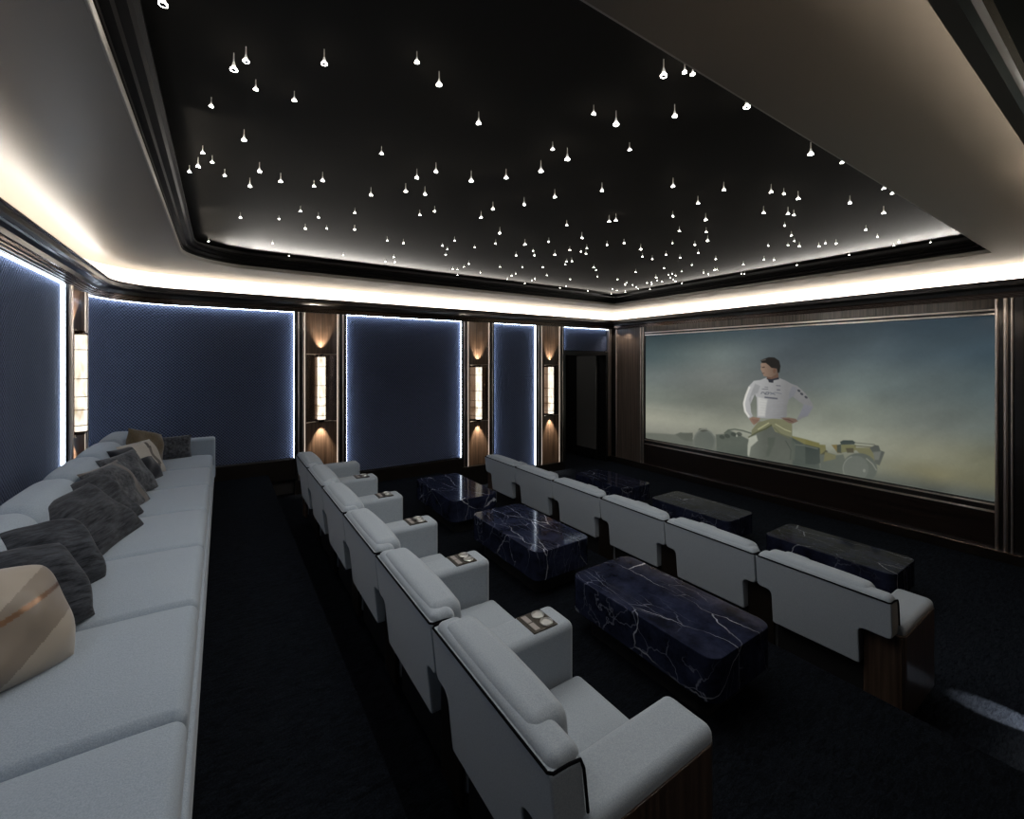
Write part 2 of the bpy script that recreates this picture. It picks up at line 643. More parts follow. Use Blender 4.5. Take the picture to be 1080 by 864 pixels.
# ---- cornice around the whole room with the cove trough on top
c = CAMZ
cprof = [(-.05, c + .652), (.02, c + .652), (.02, c + .660), (.034, c + .660), (.036, c + .670), (.050, c + .670), (.052, c + .681), (.066, c + .682),
         (.068, c + .694), (.082, c + .695), (.086, c + .712), (.100, c + .716), (.106, c + .748), (.128, c + .768), (.146, c + .772),
         (.150, c + .780), (.160, c + .782), (.166, c + .806), (.190, c + .812), (.196, c + .822), (.196, c + .828), (.182, c + .828), (.182, c + .775), (-.05, c + .775)]
cm = [0, 0, 0, 1, 0, 1, 0, 1, 0, 1, 1, 0, 0, 0, 1, 0, 0, 0, 1, 1, 1, 0, 2]
mb = MB()
mb.sweep(PERIM, cprof, cm, closed=True)
struct(mb.build('trim_3', [M['lacquer'], M['bronze_dark'], M['plaster']], smooth=25))
# plaster upstand above the cornice
mb = MB()
mb.sweep(PERIM, [(-.03, c + .74), (-.03, ZC + .01)], [0], closed=True)
struct(mb.build('trim_4', M['cove'], smooth=35))

# ------------------------------------------------------------------ wall lamps' light (hidden cove tape, spots)
LIGHTS = []


def area(name, loc, rot, sx, sy, power, col):
    l = bpy.data.lights.new(name, 'AREA')
    l.shape = 'RECTANGLE'
    l.size, l.size_y = sx * S, sy * S
    l.energy = power
    l.color = col
    o = bpy.data.objects.new(name, l)
    COL.objects.link(o)
    o.location = loc
    o.rotation_euler = rot
    return o


def spot(name, loc, target, power, size, blend=.6, col=(1, .8, .6), rad=.02):
    l = bpy.data.lights.new(name, 'SPOT')
    l.energy = power
    l.spot_size = math.radians(size)
    l.spot_blend = blend
    l.shadow_soft_size = rad * S
    l.color = col
    o = bpy.data.objects.new(name, l)
    COL.objects.link(o)
    o.location = loc
    d = Vector(target) - Vector(loc)
    o.rotation_euler = d.to_track_quat('-Z', 'Y').to_euler()
    return o


WARM = (1.0, .95, .88)
COVE = 8.5        # watts per metre of tape
zt = c + .80


def tape(p, q, power=COVE):
    p, q = Vector(p), Vector(q)
    L = (q - p).length
    e = (q - p).normalized()
    inw = Vector((e.y, -e.x))
    mid = (p + q) / 2 + inw * .09
    o = area('cove_tape', (mid.x, mid.y, zt), (0, 0, 0), L, .03, power * L * S, WARM)
    zax = Vector((inw.x * .55, inw.y * .55, -1)).normalized()    # the lamp shines along -z: up and a little towards the room
    xax = Vector((e.x, e.y, 0))
    yax = zax.cross(xax)
    o.rotation_euler = Matrix((xax, yax, zax)).transposed().to_euler()
    return o


tape((XB, .3), (XB, AC[1]))
ap = arc_pts(6)
for k in range(0, 6):
    tape(ap[k], ap[k + 1])
tape((AC[0], YL), (XS - .1, YL))
tape((XS, YL - .1), (XS, YR + .1))
tape((XS - .1, YR), (-.9, YR), COVE * .85)
# tray tape lighting the star panel from behind the moulding
TRAY = 4.2


def tray_tape(p, q, inw, power=TRAY):
    p, q = Vector(p), Vector(q)
    L = (q - p).length
    mid = (p + q) / 2
    o = area('tray_tape', (mid.x, mid.y, ZC + .150), (0, 0, 0), L, .020, power * L * S, WARM)
    o.data.spread = math.radians(52)
    zax = Vector((-inw[0], -inw[1], -.10)).normalized()
    e = (q - p).normalized()
    xax = Vector((e.x, e.y, 0))
    yax = zax.cross(xax)
    o.rotation_euler = Matrix((xax, yax, zax)).transposed().to_euler()


tray_tape((TX0 + TR, TY1 - .09), (TX1 - .06, TY1 - .09), (0, -1))
tray_tape((TX1 - .09, TY1 - .06), (TX1 - .09, TY0 + .06), (-1, 0))
for k in range(3):
    a0, a1 = PI / 2 + PI / 6 * k, PI / 2 + PI / 6 * (k + 1)
    am = (a0 + a1) / 2
    rr_ = TR - .09
    tray_tape((TX0 + TR + rr_ * math.cos(a1), TY1 - TR + rr_ * math.sin(a1)), (TX0 + TR + rr_ * math.cos(a0), TY1 - TR + rr_ * math.sin(a0)),
              (-math.cos(am), -math.sin(am)), TRAY * (1 - .15 * k))
tray_tape((TX0 + .09, 4.2), (TX0 + .09, TY1 - TR), (1, 0), TRAY * .35)
tray_tape((TX0 + .09, 2.6), (TX0 + .09, 4.2), (1, 0), TRAY * .12)


# ------------------------------------------------------------------ wall panels, pilasters, sconces
def frame_side(s, n, z):
    return (s, YL - n, z)


def frame_back(s, n, z):
    return (XB + n, s, z)


def frame_right(s, n, z):
    return (s, YR + n, z)


def weave_panel(name, label, pts, z0, z1, top_led=True, sides=(True, True)):
    """pts: plan polyline of the panel's face, room on the right of the walking direction"""
    root = thing(name, label, 'wall panel', (0, 0, 0), group=None)
    mid = pts[len(pts) // 2]
    root.location = (mid[0], mid[1], z0)
    d = 0.
    mb = MB()
    mb.uv = []
    acc = [0.]
    for i in range(1, len(pts)):
        acc.append(acc[-1] + (Vector(pts[i]) - Vector(pts[i - 1])).length)
    th = .04
    for i, p in enumerate(pts):
        a = Vector(pts[max(0, i - 1)]); b2 = Vector(pts[min(len(pts) - 1, i + 1)])
        e = (b2 - a).normalized()
        nn = Vector((e.y, -e.x))
        for (n_, z) in ((0, z0), (0, z1), (-th, z1), (-th, z0)):
            mb.v.append((p[0] + nn.x * n_ - mid[0], p[1] + nn.y * n_ - mid[1], z - z0))
            mb.uv.append((acc[i] * S, (z - z0 - (th if n_ else 0)) * S))
    n = len(pts)
    for i in range(n - 1):
        for t in range(4):
            mb.f.append((i * 4 + t, (i + 1) * 4 + t, (i + 1) * 4 + (t + 1) % 4, i * 4 + (t + 1) % 4)); mb.m.append(0)
    mb.f.append((3, 2, 1, 0)); mb.m.append(0)
    mb.f.append(tuple((n - 1) * 4 + t for t in range(4))); mb.m.append(0)
    mb.build('fabric_panel', M['weave'], root, smooth=30)

    def strip_v(p, e, sg):
        # upright tape: dark carrier at the very edge, glowing face turned towards the fabric
        e = Vector(e).normalized() * sg
        nn = Vector((e.y, -e.x)) * sg

        def at(x, y, z):
            return (p[0] + e.x * x + nn.x * y - mid[0], p[1] + e.y * x + nn.y * y - mid[1], z - z0)
        st = MB().box((.005, .003, z0 + .002), (.008, .029, z1 - .002), 0, .0005, at).build('light_strip', M['led_cool'], root, smooth=0)
        MB().box((0, .001, z0), (.005, .034, z1), 0, .0005, at).build('carrier', M['lacquer'], st, smooth=0)
    strip_v(pts[0], Vector(pts[1]) - Vector(pts[0]), 1)
    strip_v(pts[-1], Vector(pts[-1]) - Vector(pts[-2]), -1)
    m2 = MB()
    pr = [(.003, -.001), (.028, -.001), (.028, -.004), (.003, -.004), (.003, -.001)]
    m2.sweep([(p[0] - mid[0], p[1] - mid[1]) for p in pts], [(a, b + z1 - z0) for a, b in pr], 0)
    m2.build('light_strip', M['led_cool'], root, smooth=0)
    return root


YP = YL - .0
xa1, xb0, xb1, xc0, xc1 = at_y(310.5, YP), at_y(364.5, YP), at_y(486, YP), at_y(520, YP), at_y(564.3, YP)
xd0, xd1 = at_y(593.5, YP), at_y(642, YP)
PIL = [(xa1 + .006, xb0 - .006, .80 - .3), (xb1 + .006, xc0 - .006, .34), (xc1 + .006, xd0 - .006, .16)]
ys0, ys1 = 5.17, AC[1] - .01                       # pilaster on the back wall
zp = ZT + .002
weave_panel('wall_panel', 'navy woven wall panel behind the long pale sofa, edge-lit', [(XB, .6), (XB, ys0 - .01)], .80, zp)
arcp = arc_pts()
weave_panel('wall_panel', 'curved navy woven panel in the rounded corner, between the first and second sconce',
            arcp + [(xa1, YL)], .80, zp)
weave_panel('wall_panel', 'wide flat navy woven panel between the second and third sconce', [(xb0, YL), (xb1, YL)], .50, zp)
weave_panel('wall_panel', 'narrow navy woven panel between the two sconces nearest the door', [(xc0, YL), (xc1, YL)], .17, zp)
weave_panel('wall_panel', 'small navy woven panel above the dark doorway', [(xd0, YL), (xd1, YL)], DZ + .02, zp)


def pilaster(idx, fr, s0, s1, z0, z1):
    """walnut strip with bronze ribs either side"""
    mb = MB()
    w = s1 - s0
    k = w / .60
    e = [0, .028, .046, .078, .104]

    def bx(a, b, n1, mat):
        if mat == 2:
            r = (b - a) / 2
            rg = [[fr((a + b) / 2 + r * math.cos(PI * k / 10), n1 - r + r * math.sin(PI * k / 10), z) for k in range(11)]
                  + [fr(a, -.02, z), fr(b, -.02, z)] for z in (z0, z1)]
            mb.rings(rg, 2)
            return
        mb.box((a, 0, z0), (b, n1, z1), mat, .002, lambda x, y, z: fr(x, y - .045 if y < .001 else y, z))
    for mirror in (0, 1):
        def seg(a, b, n1, mat):
            a, b = a * k, b * k
            if mirror:
                bx(s1 - b, s1 - a, n1, mat)
            else:
                bx(s0 + a, s0 + b, n1, mat)
        seg(0, .028, .045, 1)
        seg(.028, .044, .058, 2)
        seg(.044, .080, .030, 1)
        seg(.080, .104, .056, 2)
    for mirror in (0, 1):
        a, b = .104 * k, .111 * k
        if mirror:
            bx(s1 - b, s1 - a, .050, 3)
        else:
            bx(s0 + a, s0 + b, .050, 3)
    # concave walnut face
    a, b = s0 + .111 * k, s1 - .111 * k
    n = 12
    top, bot = [], []
    rg = []
    for z in (z0, z1):
        row = []
        for i in range(n + 1):
            t = i / n
            nn = .006 + .040 * (2 * t - 1) ** 2
            row.append(fr(a + (b - a) * t, nn, z))
        row += [fr(b, -.04, z), fr(a, -.04, z)]
        rg.append(row)
    mb.rings(rg, 0)
    return struct(mb.build('trim_%d' % idx, [M['wood'], M['lacquer'], M['bronze'], M['led_line']], smooth=25))


def sconce(fr, s, zc_, h, label, face, halfw, power=1.0):
    """alabaster half-cylinder lamp with metal bands on a polished dark plate"""
    p = fr(s, .02, zc_)
    root = thing('wall_sconce', label, 'wall lamp', p, (0, 0, face), 'alabaster wall sconces')
    # local: x along the wall, -y into the room (face rotates)
    z0, z1 = -h / 2, h / 2
    mb = MB()
    n = 14
    rg = []
    for z in (z0 - .03, z1 + .03):
        row = []
        for i in range(n + 1):
            t = 2 * i / n - 1
            row.append((t * halfw, .004 - .040 * t * t, z))
        for i in range(n, -1, -1):
            t = 2 * i / n - 1
            row.append((t * halfw, .012 - .040 * t * t, z))
        rg.append(row)
    mb.rings(rg)
    mb.build('back_plate', M['bronze_dark'], root, smooth=30)
    for zz in (z0 - .034, z1 + .034):
        mb = MB()
        pts = [(t * halfw, -.004 - .040 * t * t, zz) for t in [i / 6 - 1 for i in range(13)]]
        mb.tube(pts, .006, 6)
        mb.build('rim', M['bronze'], root)
    R = .052
    cy = -.030
    mb = MB()
    mb.lathe([(R, z0), (R, z1)], 20, (0, cy, 0))
    sh = mb.build('shade', M['alabaster'], root, smooth=40)
    for fz in (.0, .16, .46, .645, .78, .94):
        mb = MB()
        zz = z0 + h * (1 - fz) - (.004 if fz == 0 else 0)
        mb.lathe([(R + .001, zz - .003), (R + .005, zz - .003), (R + .005, zz + .003), (R + .001, zz + .003)], 20, (0, cy, 0))
        mb.build('band', M['bronze_dark'], root)
    for zz, sg in ((z0, -1), (z1, 1)):
        mb = MB()
        prof = [(R + .006, zz), (R + .006, zz + sg * .012), (R - .012, zz + sg * .018), (R - .016, zz + sg * .034)]
        mb.lathe(prof, 20, (0, cy, 0))
        mb.build('cap', M['bronze_dark'], root)
    # the lamp throws light up and down the walnut
    for zz, sg in ((z0 - .055, -1), (z1 + .055, 1)):
        q = Matrix.Rotation(face, 3, 'Z') @ Vector((0, -.046, zz))
        pos = Vector(p) + q
        tq = Matrix.Rotation(face, 3, 'Z') @ Vector((0, .018, zz + sg * .35))
        tp = Vector(p) + tq
        spot('sconce_beam', pos, tp, 40.0 * power, 64, .85, (1.0, .87, .72), .008)
    return root


mid = lambda p: (p[0] + p[1]) / 2
pilaster(5, frame_back, ys0, ys1, .62, zp)
for k, p in enumerate(PIL):
    pilaster(6 + k, frame_side, p[0], p[1], p[2], zp)
sconce(frame_back, (ys0 + ys1) / 2, 1.90, .88, 'tall alabaster wall sconce on the back wall, behind the sofa', PI / 2, .19)
sconce(frame_side, mid(PIL[0]), 1.725, .86, 'alabaster wall sconce right of the curved navy panel, above the recliner row', 0, .19)
sconce(frame_side, mid(PIL[1]), 1.555, .88, 'alabaster wall sconce between the wide and the narrow navy panel', 0, .175)
sconce(frame_side, mid(PIL[2]), 1.545, .88, 'alabaster wall sconce closest to the dark doorway', 0, .165)
# entrance-side wall: the matching pilaster and lamp whose beam grazes the carpet
pilaster(9, frame_right, 3.30, 3.86, .16, zp)
sconce(frame_right, 3.58, 1.555, .88, 'alabaster wall sconce on the entrance-side wall beside the screen end', PI, .175)

# low step light in the entrance-side wall: its narrow beam crosses the carpet
sl = thing('step_light', 'small recessed step light low on the entrance-side wall', 'step light', (3.90, YR, .26))
MB().box((-.07, -.03, -.035), (.07, .012, .035)).build('faceplate', M['bronze_dark'], sl, smooth=0)
MB().box((-.05, .010, -.012), (.05, .016, .012)).build('lens', M['led_warm'], sl, smooth=0)
spot('step_beam', (3.90, YR + .03, .26), (3.86, .52, 0), 70, 26, .5, (1, .97, .93), .01)

# ---- baseboards (side wall, stepped with the tiers)
mb = MB()


def bb(x0, x1, z0, z1, n=.05):
    mb.box((x0, YL - n, z0), (x1, YL + .05, z1), 0, .004)


bb(xa1, PIL[0][1], T1, .49)
bb(PIL[0][1], PIL[1][0], T1 - .25, .49)
bb(PIL[1][0], PIL[1][1], .0, .335, .07)
bb(PIL[1][1], DX0, 0, .155)
mb.sweep(arc_pts() + [(xa1, YL)], [(-.05, T2 - .1), (.05, T2 - .1), (.05, .785), (.04, .795), (-.05, .795)], 0)
struct(mb.build('baseboard_left', M['lacquer'], smooth=25))
mb = MB()
mb.box((XB - .05, .4, T2), (XB + .05, AC[1], .795))
struct(mb.build('baseboard_back', M['lacquer'], smooth=0))

# ---- doorway
mb = MB()
mb.box((DX0 + .002, YL - .03, 0), (DX0 + .09, YL + .17, DZ - .002))
mb.box((DX1 - .06, YL - .03, 0), (DX1 - .002, YL + .17, DZ - .002))
mb.box((DX0 + .09, YL - .03, DZ - .07), (DX1 - .06, YL + .17, DZ - .002))
struct(mb.build('door_1', M['door'], smooth=0))
door = struct(MB().box((6.60, YL + .18, .02), (6.66, 7.62, DZ - .05)).build('door_2', M['door'], smooth=0))
MB().box((6.585, 6.70, .22), (6.60, 7.30, 2.2)).build('door_panel', M['door_panel'], door, smooth=0)
mb = MB()
mb.tube([(6.60, 7.42, 1.0), (6.55, 7.42, 1.0), (6.55, 7.42, 1.18), (6.60, 7.42, 1.18)], .010, 8)
mb.build('door_handle', M['bronze_dark'], door)
area('vestibule_fill', (.6, -.85, ZC - .35), (0, 0, 0), .5, .5, 9.0, (1, .95, .9))  # fill light added behind the camera to brighten chair sides and sofa
area('corridor_lamp', (5.2, 7.4, 2.9), (0, -math.radians(35), 0), .3, .3, 2.2, (1, .95, .88))

# soffit washers above the screen-side columns
for wx, wy, pw in ((XS - .16, 6.03, 9.), (XS - .19, .98, 9.), (XS - .19, .60, 6.), (6.74, YL - .16, 6.), (XS - .17, 5.62, 5.)):
    spot('column_washer', (wx, wy, ZT - .02), (wx + (.10 if wx > 6.76 else 0), wy + (0 if wx > 6.76 else .1), 0), pw, 120, .6, (1, .88, .78), .012)

# ---- screen wall
SY0, SY1 = at_x(1050.4, XS), at_x(681.8, XS)
SZ0, SZ1 = .595, 2.583
XP = XS - .0
mb = MB()    # lower wood apron
mb.box((XS - .05, SY0, .10), (XS + .05, SY1, .49))
struct(mb.build('trim_10', M['wood_wide'], smooth=0))
mb = MB()    # header
mb.box((XS - .03, SY0, SZ1 + .075), (XS + .05, SY1, zp + .01))
struct(mb.build('trim_11', M['wood_screen'], smooth=0))
mb = MB()
mb.box((XS - .11, YR, 0), (XS + .05, YL, .112))
mb.box((XS - .118, YR, .105), (XS - .10, YL, .114), 1)
struct(mb.build('baseboard_front', [M['lacquer'], M['bronze_dark']], smooth=0))
# columns with bronze ribs either side of the screen
for k, (sgn, ye, yw) in enumerate(((-1, SY0, YR), (1, SY1, YL))):
    mb = MB()

    def seg(a, b, n, mat):
        y0, y1 = sorted((ye + sgn * a, ye + sgn * b))
        if mat == 2:
            r = (y1 - y0) / 2
            rg = [[(XS - n + r - r * math.sin(PI * k / 10), (y0 + y1) / 2 - r * math.cos(PI * k / 10), z) for k in range(11)]
                  + [(XS + .02, y1, z), (XS + .02, y0, z)] for z in (.11, zp)]
            mb.rings(rg, 2)
            return
        mb.box((XS - n, y0, .11), (XS + .05, y1, zp), mat, .002)
    if sgn < 0:
        seg(0, .028, .075, 2); seg(.028, .060, .05, 1); seg(.060, .094, .075, 2); seg(.094, .113, .05, 1); seg(.113, .133, .075, 2)
        seg(.133, .20, .05, 1); seg(.133, ye - YR, .045, 0)
    else:
        seg(0, .03, .04, 1); seg(.03, .055, .065, 2); seg(.055, .085, .04, 1); seg(.085, .105, .065, 2); seg(.105, yw - ye - .17, .045, 0)
        seg(yw - ye - .17, yw - ye - .145, .065, 2); seg(yw - ye - .145, yw - ye, .04, 1)
    struct(mb.build('trim_%d' % (12 + k), [M['wood_screen'], M['lacquer'], M['bronze']], smooth=0))
mb = MB()    # ribs in the corner on the side wall, beside the doorway
for a, b, n, mat in ((DX1 + .0, DX1 + .025, .055, 1), (DX1 + .025, DX1 + .05, .03, 0), (DX1 + .05, DX1 + .075, .055, 1), (DX1 + .075, XS, .03, 0)):
    mb.box((a, YL - n, .11), (b, YL + .05, zp), mat, .002)
struct(mb.build('trim_14', [M['lacquer'], M['bronze']], smooth=0))

exec_screen = True
# the cinema screen: a flat projected picture (a man in white before a dusty racing car), painted per vertex
scr = thing('cinema_screen', 'wide cinema screen showing a man in white before a dusty racing car', 'screen', (XS - .02, (SY0 + SY1) / 2, SZ0))
NX, NZ = 700, 300
ys = np.linspace(SY1, SY0, NX)
zs = np.linspace(SZ1, SZ0, NZ)
YY, ZZ = np.meshgrid(ys, zs)
# photograph-frame coordinates of every screen point are only used as the picture's own drawing coordinates
dep = XS * ST + YY * CT
PX = 540 + F * (XS * CT - YY * ST) / dep
PY = HZ - F * (ZZ - CAMZ) / dep
fx = (PX - 681.8) / 368.6
ft = (SZ1 - ZZ) / (SZ1 - SZ0)
lin = lambda c: tuple((v / 255 / 12.92 if v / 255 <= .04045 else ((v / 255 + .055) / 1.055) ** 2.4) for v in c)
tg = [0, .2, .4, .6, .8, .9, 1.0]
G = [[(52, 66, 70), (60, 72, 76), (62, 72, 78), (58, 68, 74), (52, 64, 72), (44, 56, 64)],
     [(72, 86, 88), (97, 106, 104), (76, 84, 88), (72, 82, 86), (64, 76, 82), (54, 68, 76)],
     [(98, 106, 104), (108, 112, 108), (90, 96, 96), (98, 108, 106), (88, 98, 98), (78, 90, 92)],
     [(112, 118, 110), (110, 114, 106), (120, 124, 114), (120, 126, 116), (108, 114, 108), (98, 106, 102)],
     [(160, 160, 145), (148, 150, 136), (145, 148, 134), (148, 150, 134), (126, 126, 108), (112, 112, 92)],
     [(150, 150, 138), (140, 140, 128), (132, 134, 122), (126, 128, 112), (120, 116, 90), (102, 100, 78)],
     [(95, 97, 92), (92, 96, 90), (88, 92, 86), (82, 86, 80), (72, 76, 72), (64, 70, 70)]]
G = np.array([[lin(c) for c in r] for r in G])
ti = np.clip(np.interp(ft, tg, range(7)), 0, 5.9999)
si = np.clip(fx * 5, 0, 4.9999)
i0, j0 = ti.astype(int), si.astype(int)
sm = lambda a: a * a * (3 - 2 * a)
a, b2 = sm(ti - i0)[..., None] * .6 + (ti - i0)[..., None] * .4, sm(si - j0)[..., None] * .5 + (si - j0)[..., None] * .5
IMG = (G[i0, j0] * (1 - a) + G[i0 + 1, j0] * a) * (1 - b2) + (G[i0, j0 + 1] * (1 - a) + G[i0 + 1, j0 + 1] * a) * b2
rs = np.random.RandomState(11)


def vnoise(x, y):
    g = rs.rand(64, 64)
    xi, yi = np.floor(x).astype(int), np.floor(y).astype(int)
    u, v = sm(x - xi), sm(y - yi)
    q = lambda i, j: g[i % 64, j % 64]
    return (q(xi, yi) * (1 - u) + q(xi + 1, yi) * u) * (1 - v) + (q(xi, yi + 1) * (1 - u) + q(xi + 1, yi + 1) * u) * v


cl = np.zeros_like(PX)
for k, (sx, sy, am) in enumerate(((70, 34, .5), (38, 20, .28), (20, 11, .14), (10, 6, .06))):
    cl += am * (vnoise(PX / sx + .35 * PY / sy + 9 * k, PY / sy + 5 * k) - .5)
IMG *= (1 + .62 * cl)[..., None]


def poly(pts, col, soft=.7, alpha=1., shade=None):
    """blend a closed polygon (drawing coordinates) into the picture"""
    p = np.array(pts, float)
    m = 3 + soft
    w = np.where((PX > p[:, 0].min() - m) & (PX < p[:, 0].max() + m) & (PY > p[:, 1].min() - m) & (PY < p[:, 1].max() + m))
    if not len(w[0]):
        return
    x, y = PX[w], PY[w]
    ins = np.zeros(x.shape, bool)
    d2 = np.full(x.shape, 1e9)
    n = len(p)
    for i in range(n):
        x0, y0 = p[i]; x1, y1 = p[(i + 1) % n]
        cond = ((y0 > y) != (y1 > y))
        with np.errstate(divide='ignore', invalid='ignore'):
            ins ^= cond & (x < (x1 - x0) * (y - y0) / (y1 - y0 if y1 != y0 else 1e-9) + x0)
        L = (x1 - x0) ** 2 + (y1 - y0) ** 2 + 1e-12
        t = np.clip(((x - x0) * (x1 - x0) + (y - y0) * (y1 - y0)) / L, 0, 1)
        d2 = np.minimum(d2, (x - x0 - t * (x1 - x0)) ** 2 + (y - y0 - t * (y1 - y0)) ** 2)
    sd = np.sqrt(d2) * np.where(ins, 1, -1)
    al = sm(np.clip(sd / (2 * soft) + .5, 0, 1)) * alpha
    c_ = np.array(lin(col))[None, :] * np.ones((len(x), 1))
    if shade is not None:
        c_ = c_ * shade(x, y)[:, None]
    IMG[w] = IMG[w] * (1 - al[:, None]) + c_ * al[:, None]


def line(pts, wd, col, soft=.5, alpha=1.):
    for (x0, y0), (x1, y1) in zip(pts[:-1], pts[1:]):
        L = math.hypot(x1 - x0, y1 - y0) + 1e-9
        nx, ny = -(y1 - y0) / L * wd / 2, (x1 - x0) / L * wd / 2
        poly([(x0 + nx, y0 + ny), (x1 + nx, y1 + ny), (x1 - nx, y1 - ny), (x0 - nx, y0 - ny)], col, soft, alpha)


def ell(cx, cy, rx, ry, rot=0., n=28):
    r_ = math.radians(rot)
    return [(cx + rx * math.cos(t) * math.cos(r_) - ry * math.sin(t) * math.sin(r_), cy + rx * math.cos(t) * math.sin(r_) + ry * math.sin(t) * math.cos(r_))
            for t in [2 * PI * k / n for k in range(n)]]


A = lambda *q: [(775 + x / 12, 368 + y / 12) for x, y in q]
B = lambda *q: [(775 + x / 12, 428 + y / 12) for x, y in q]
C3 = lambda *q: [(850 + x / 12, 440 + y / 12) for x, y in q]
D = lambda *q: [(680 + x / 9, 436 + y / 9) for x, y in q]
# far half of the car (left), hazy
poly(D((10, 185), (150, 190), (300, 200), (350, 182), (460, 185), (480, 330), (10, 280)), (84, 88, 82), 1.0, .85)
poly(D((295, 200), (345, 180), (380, 190), (460, 185), (470, 270), (380, 260)), (66, 70, 64), .9, .8)
poly(D((680, 200), (760, 195), (800, 155), (860, 180), (930, 215), (1000, 250), (1010, 420), (690, 370)), (66, 74, 68), .9, .85)
line(D((760, 190), (800, 158), (860, 150), (940, 165), (1020, 190)), 1.5, (74, 80, 72), .5, .9)
for q in ((790, 215), (850, 200), (905, 195), (740, 225)):
    poly(ell(*D(q)[0], 3.0, 2.0, 20), (46, 52, 48), .7, .8)
poly(ell(*D((880, 212))[0], .9, 1.3), (150, 152, 140), .4, .9)
poly(ell(*D((572, 265))[0], 12.4, 13.2), (98, 102, 96), .8, .95)
poly(ell(*D((572, 270))[0], 10.4, 11.2), (84, 89, 84), .9, .95)
poly(D((510, 165), (525, 142), (595, 142), (605, 165), (560, 175)), (58, 60, 54), .6, .95)
line([(572 / 9 + 680 + 12.2 * math.cos(t), 436 + 265 / 9 + 13 * math.sin(t)) for t in [3.3 + .28 * k for k in range(10)]], 1.2, (134, 136, 126), .5, .8)
# near half of the car: yellow flank, dark side, wheel, wing
poly(B((700, 372), (860, 410), (1080, 470), (1080, 560), (900, 520), (740, 440)), (108, 104, 64), .8, .95)
poly(C3((0, 280), (180, 345), (255, 350), (270, 470), (190, 480), (0, 400)), (106, 102, 62), .8, .95)
poly(B((730, 400), (900, 490), (1080, 530), (1080, 850), (700, 760)), (62, 70, 66), .8, .95)
poly(C3((0, 345), (185, 395), (195, 580), (100, 600), (0, 590)), (48, 56, 54), .8, .95)
line(B((760, 490), (880, 500), (1060, 545)), 1.2, (96, 100, 92), .6, .8)
poly(C3((185, 470), (270, 440), (395, 480), (480, 470), (560, 700), (400, 720), (200, 660)), (78, 84, 78), 1.0, .9)
poly(C3((200, 470), (260, 415), (290, 430), (240, 470)), (60, 58, 40), .6, .9)
poly(C3((250, 440), (390, 480), (380, 530), (230, 560)), (108, 104, 70), .9, .9)
poly(C3((330, 350), (400, 345), (460, 450), (410, 455)), (112, 96, 52), .6, .95)
poly(C3((400, 350), (455, 340), (460, 455), (400, 445)), (52, 58, 50), .6, .95)
poly(C3((455, 340), (640, 350), (640, 420), (455, 450)), (102, 100, 64), .6, .9)
poly(C3((510, 390), (610, 390), (615, 450), (530, 450)), (66, 60, 44), .6, .95)
poly(C3((610, 385), (830, 385), (870, 480), (880, 560), (700, 470)), (104, 102, 72), .8, .95)
poly(C3((440, 310), (480, 290), (600, 292), (635, 318), (620, 345), (450, 348)), (54, 62, 60), .5, 1.)
line(C3((630, 322), (880, 345)), 1.0, (92, 94, 84), .4, .9)
line(C3((620, 360), (840, 378)), 1.0, (80, 76, 58), .4, .9)
poly(C3((815, 390), (880, 350), (930, 360), (950, 420), (1005, 440), (940, 610), (880, 590), (870, 470)), (72, 76, 72), .6, 1.)
poly(C3((860, 440), (960, 430), (930, 540), (880, 540)), (104, 106, 100), .9, .9)
poly(ell(*C3((690, 640))[0], 18.4, 15.5, 12), (74, 80, 76), .9, .95)
poly(ell(*C3((640, 650))[0], 13.4, 13.6, 8), (92, 97, 92), .9, .95)
line([(C3((640, 650))[0][0] + 13.6 * math.cos(t), C3((640, 650))[0][1] + 13.4 * math.sin(t)) for t in [2.4 + .25 * k for k in range(9)]], 1.1, (122, 126, 118), .5, .9)
line(C3((770, 520), (850, 590), (900, 670)), 1.2, (130, 132, 122), .5, .8)
poly(ell(*C3((745, 675))[0], 1.4, 1.8), (140, 143, 134), .6, .7)
# the man: trousers with the tied suit at the waist
leg = lambda x, y: np.clip(1.12 - (x - 789) / 46, .72, 1.15)
poly(B((235, 300), (420, 250), (560, 230), (730, 250), (735, 420), (740, 900), (160, 900), (175, 520), (200, 430)), (98, 102, 94), .6, 1., leg)
poly(B((420, 400), (520, 400), (500, 500), (440, 640), (400, 640), (430, 520)), (70, 76, 68), 1.2, .75)
poly(B((190, 400), (280, 370), (300, 440), (210, 520), (190, 640), (170, 620), (172, 500)), (176, 178, 164), .9, .8)
poly(B((720, 420), (780, 470), (760, 700), (700, 640)), (80, 86, 78), .8, .8)
poly(B((220, 310), (300, 210), (480, 160), (730, 180), (735, 300), (730, 400), (520, 330), (470, 240), (300, 330), (220, 370)), (112, 112, 88), .6, 1.)
line(B((180, 400), (300, 330), (400, 290), (475, 240)), 1.5, (74, 76, 52), .5, .9)
line(B((500, 270), (580, 350), (700, 410)), 1.5, (92, 94, 74), .6, .8)
line(B((300, 300), (440, 215)), 1.1, (168, 166, 128), .5, .8)
line(B((520, 230), (640, 300), (720, 330)), 1.1, (160, 158, 126), .5, .7)
line(B((650, 440), (720, 560), (710, 680)), 1.0, (58, 64, 58), .6, .8)
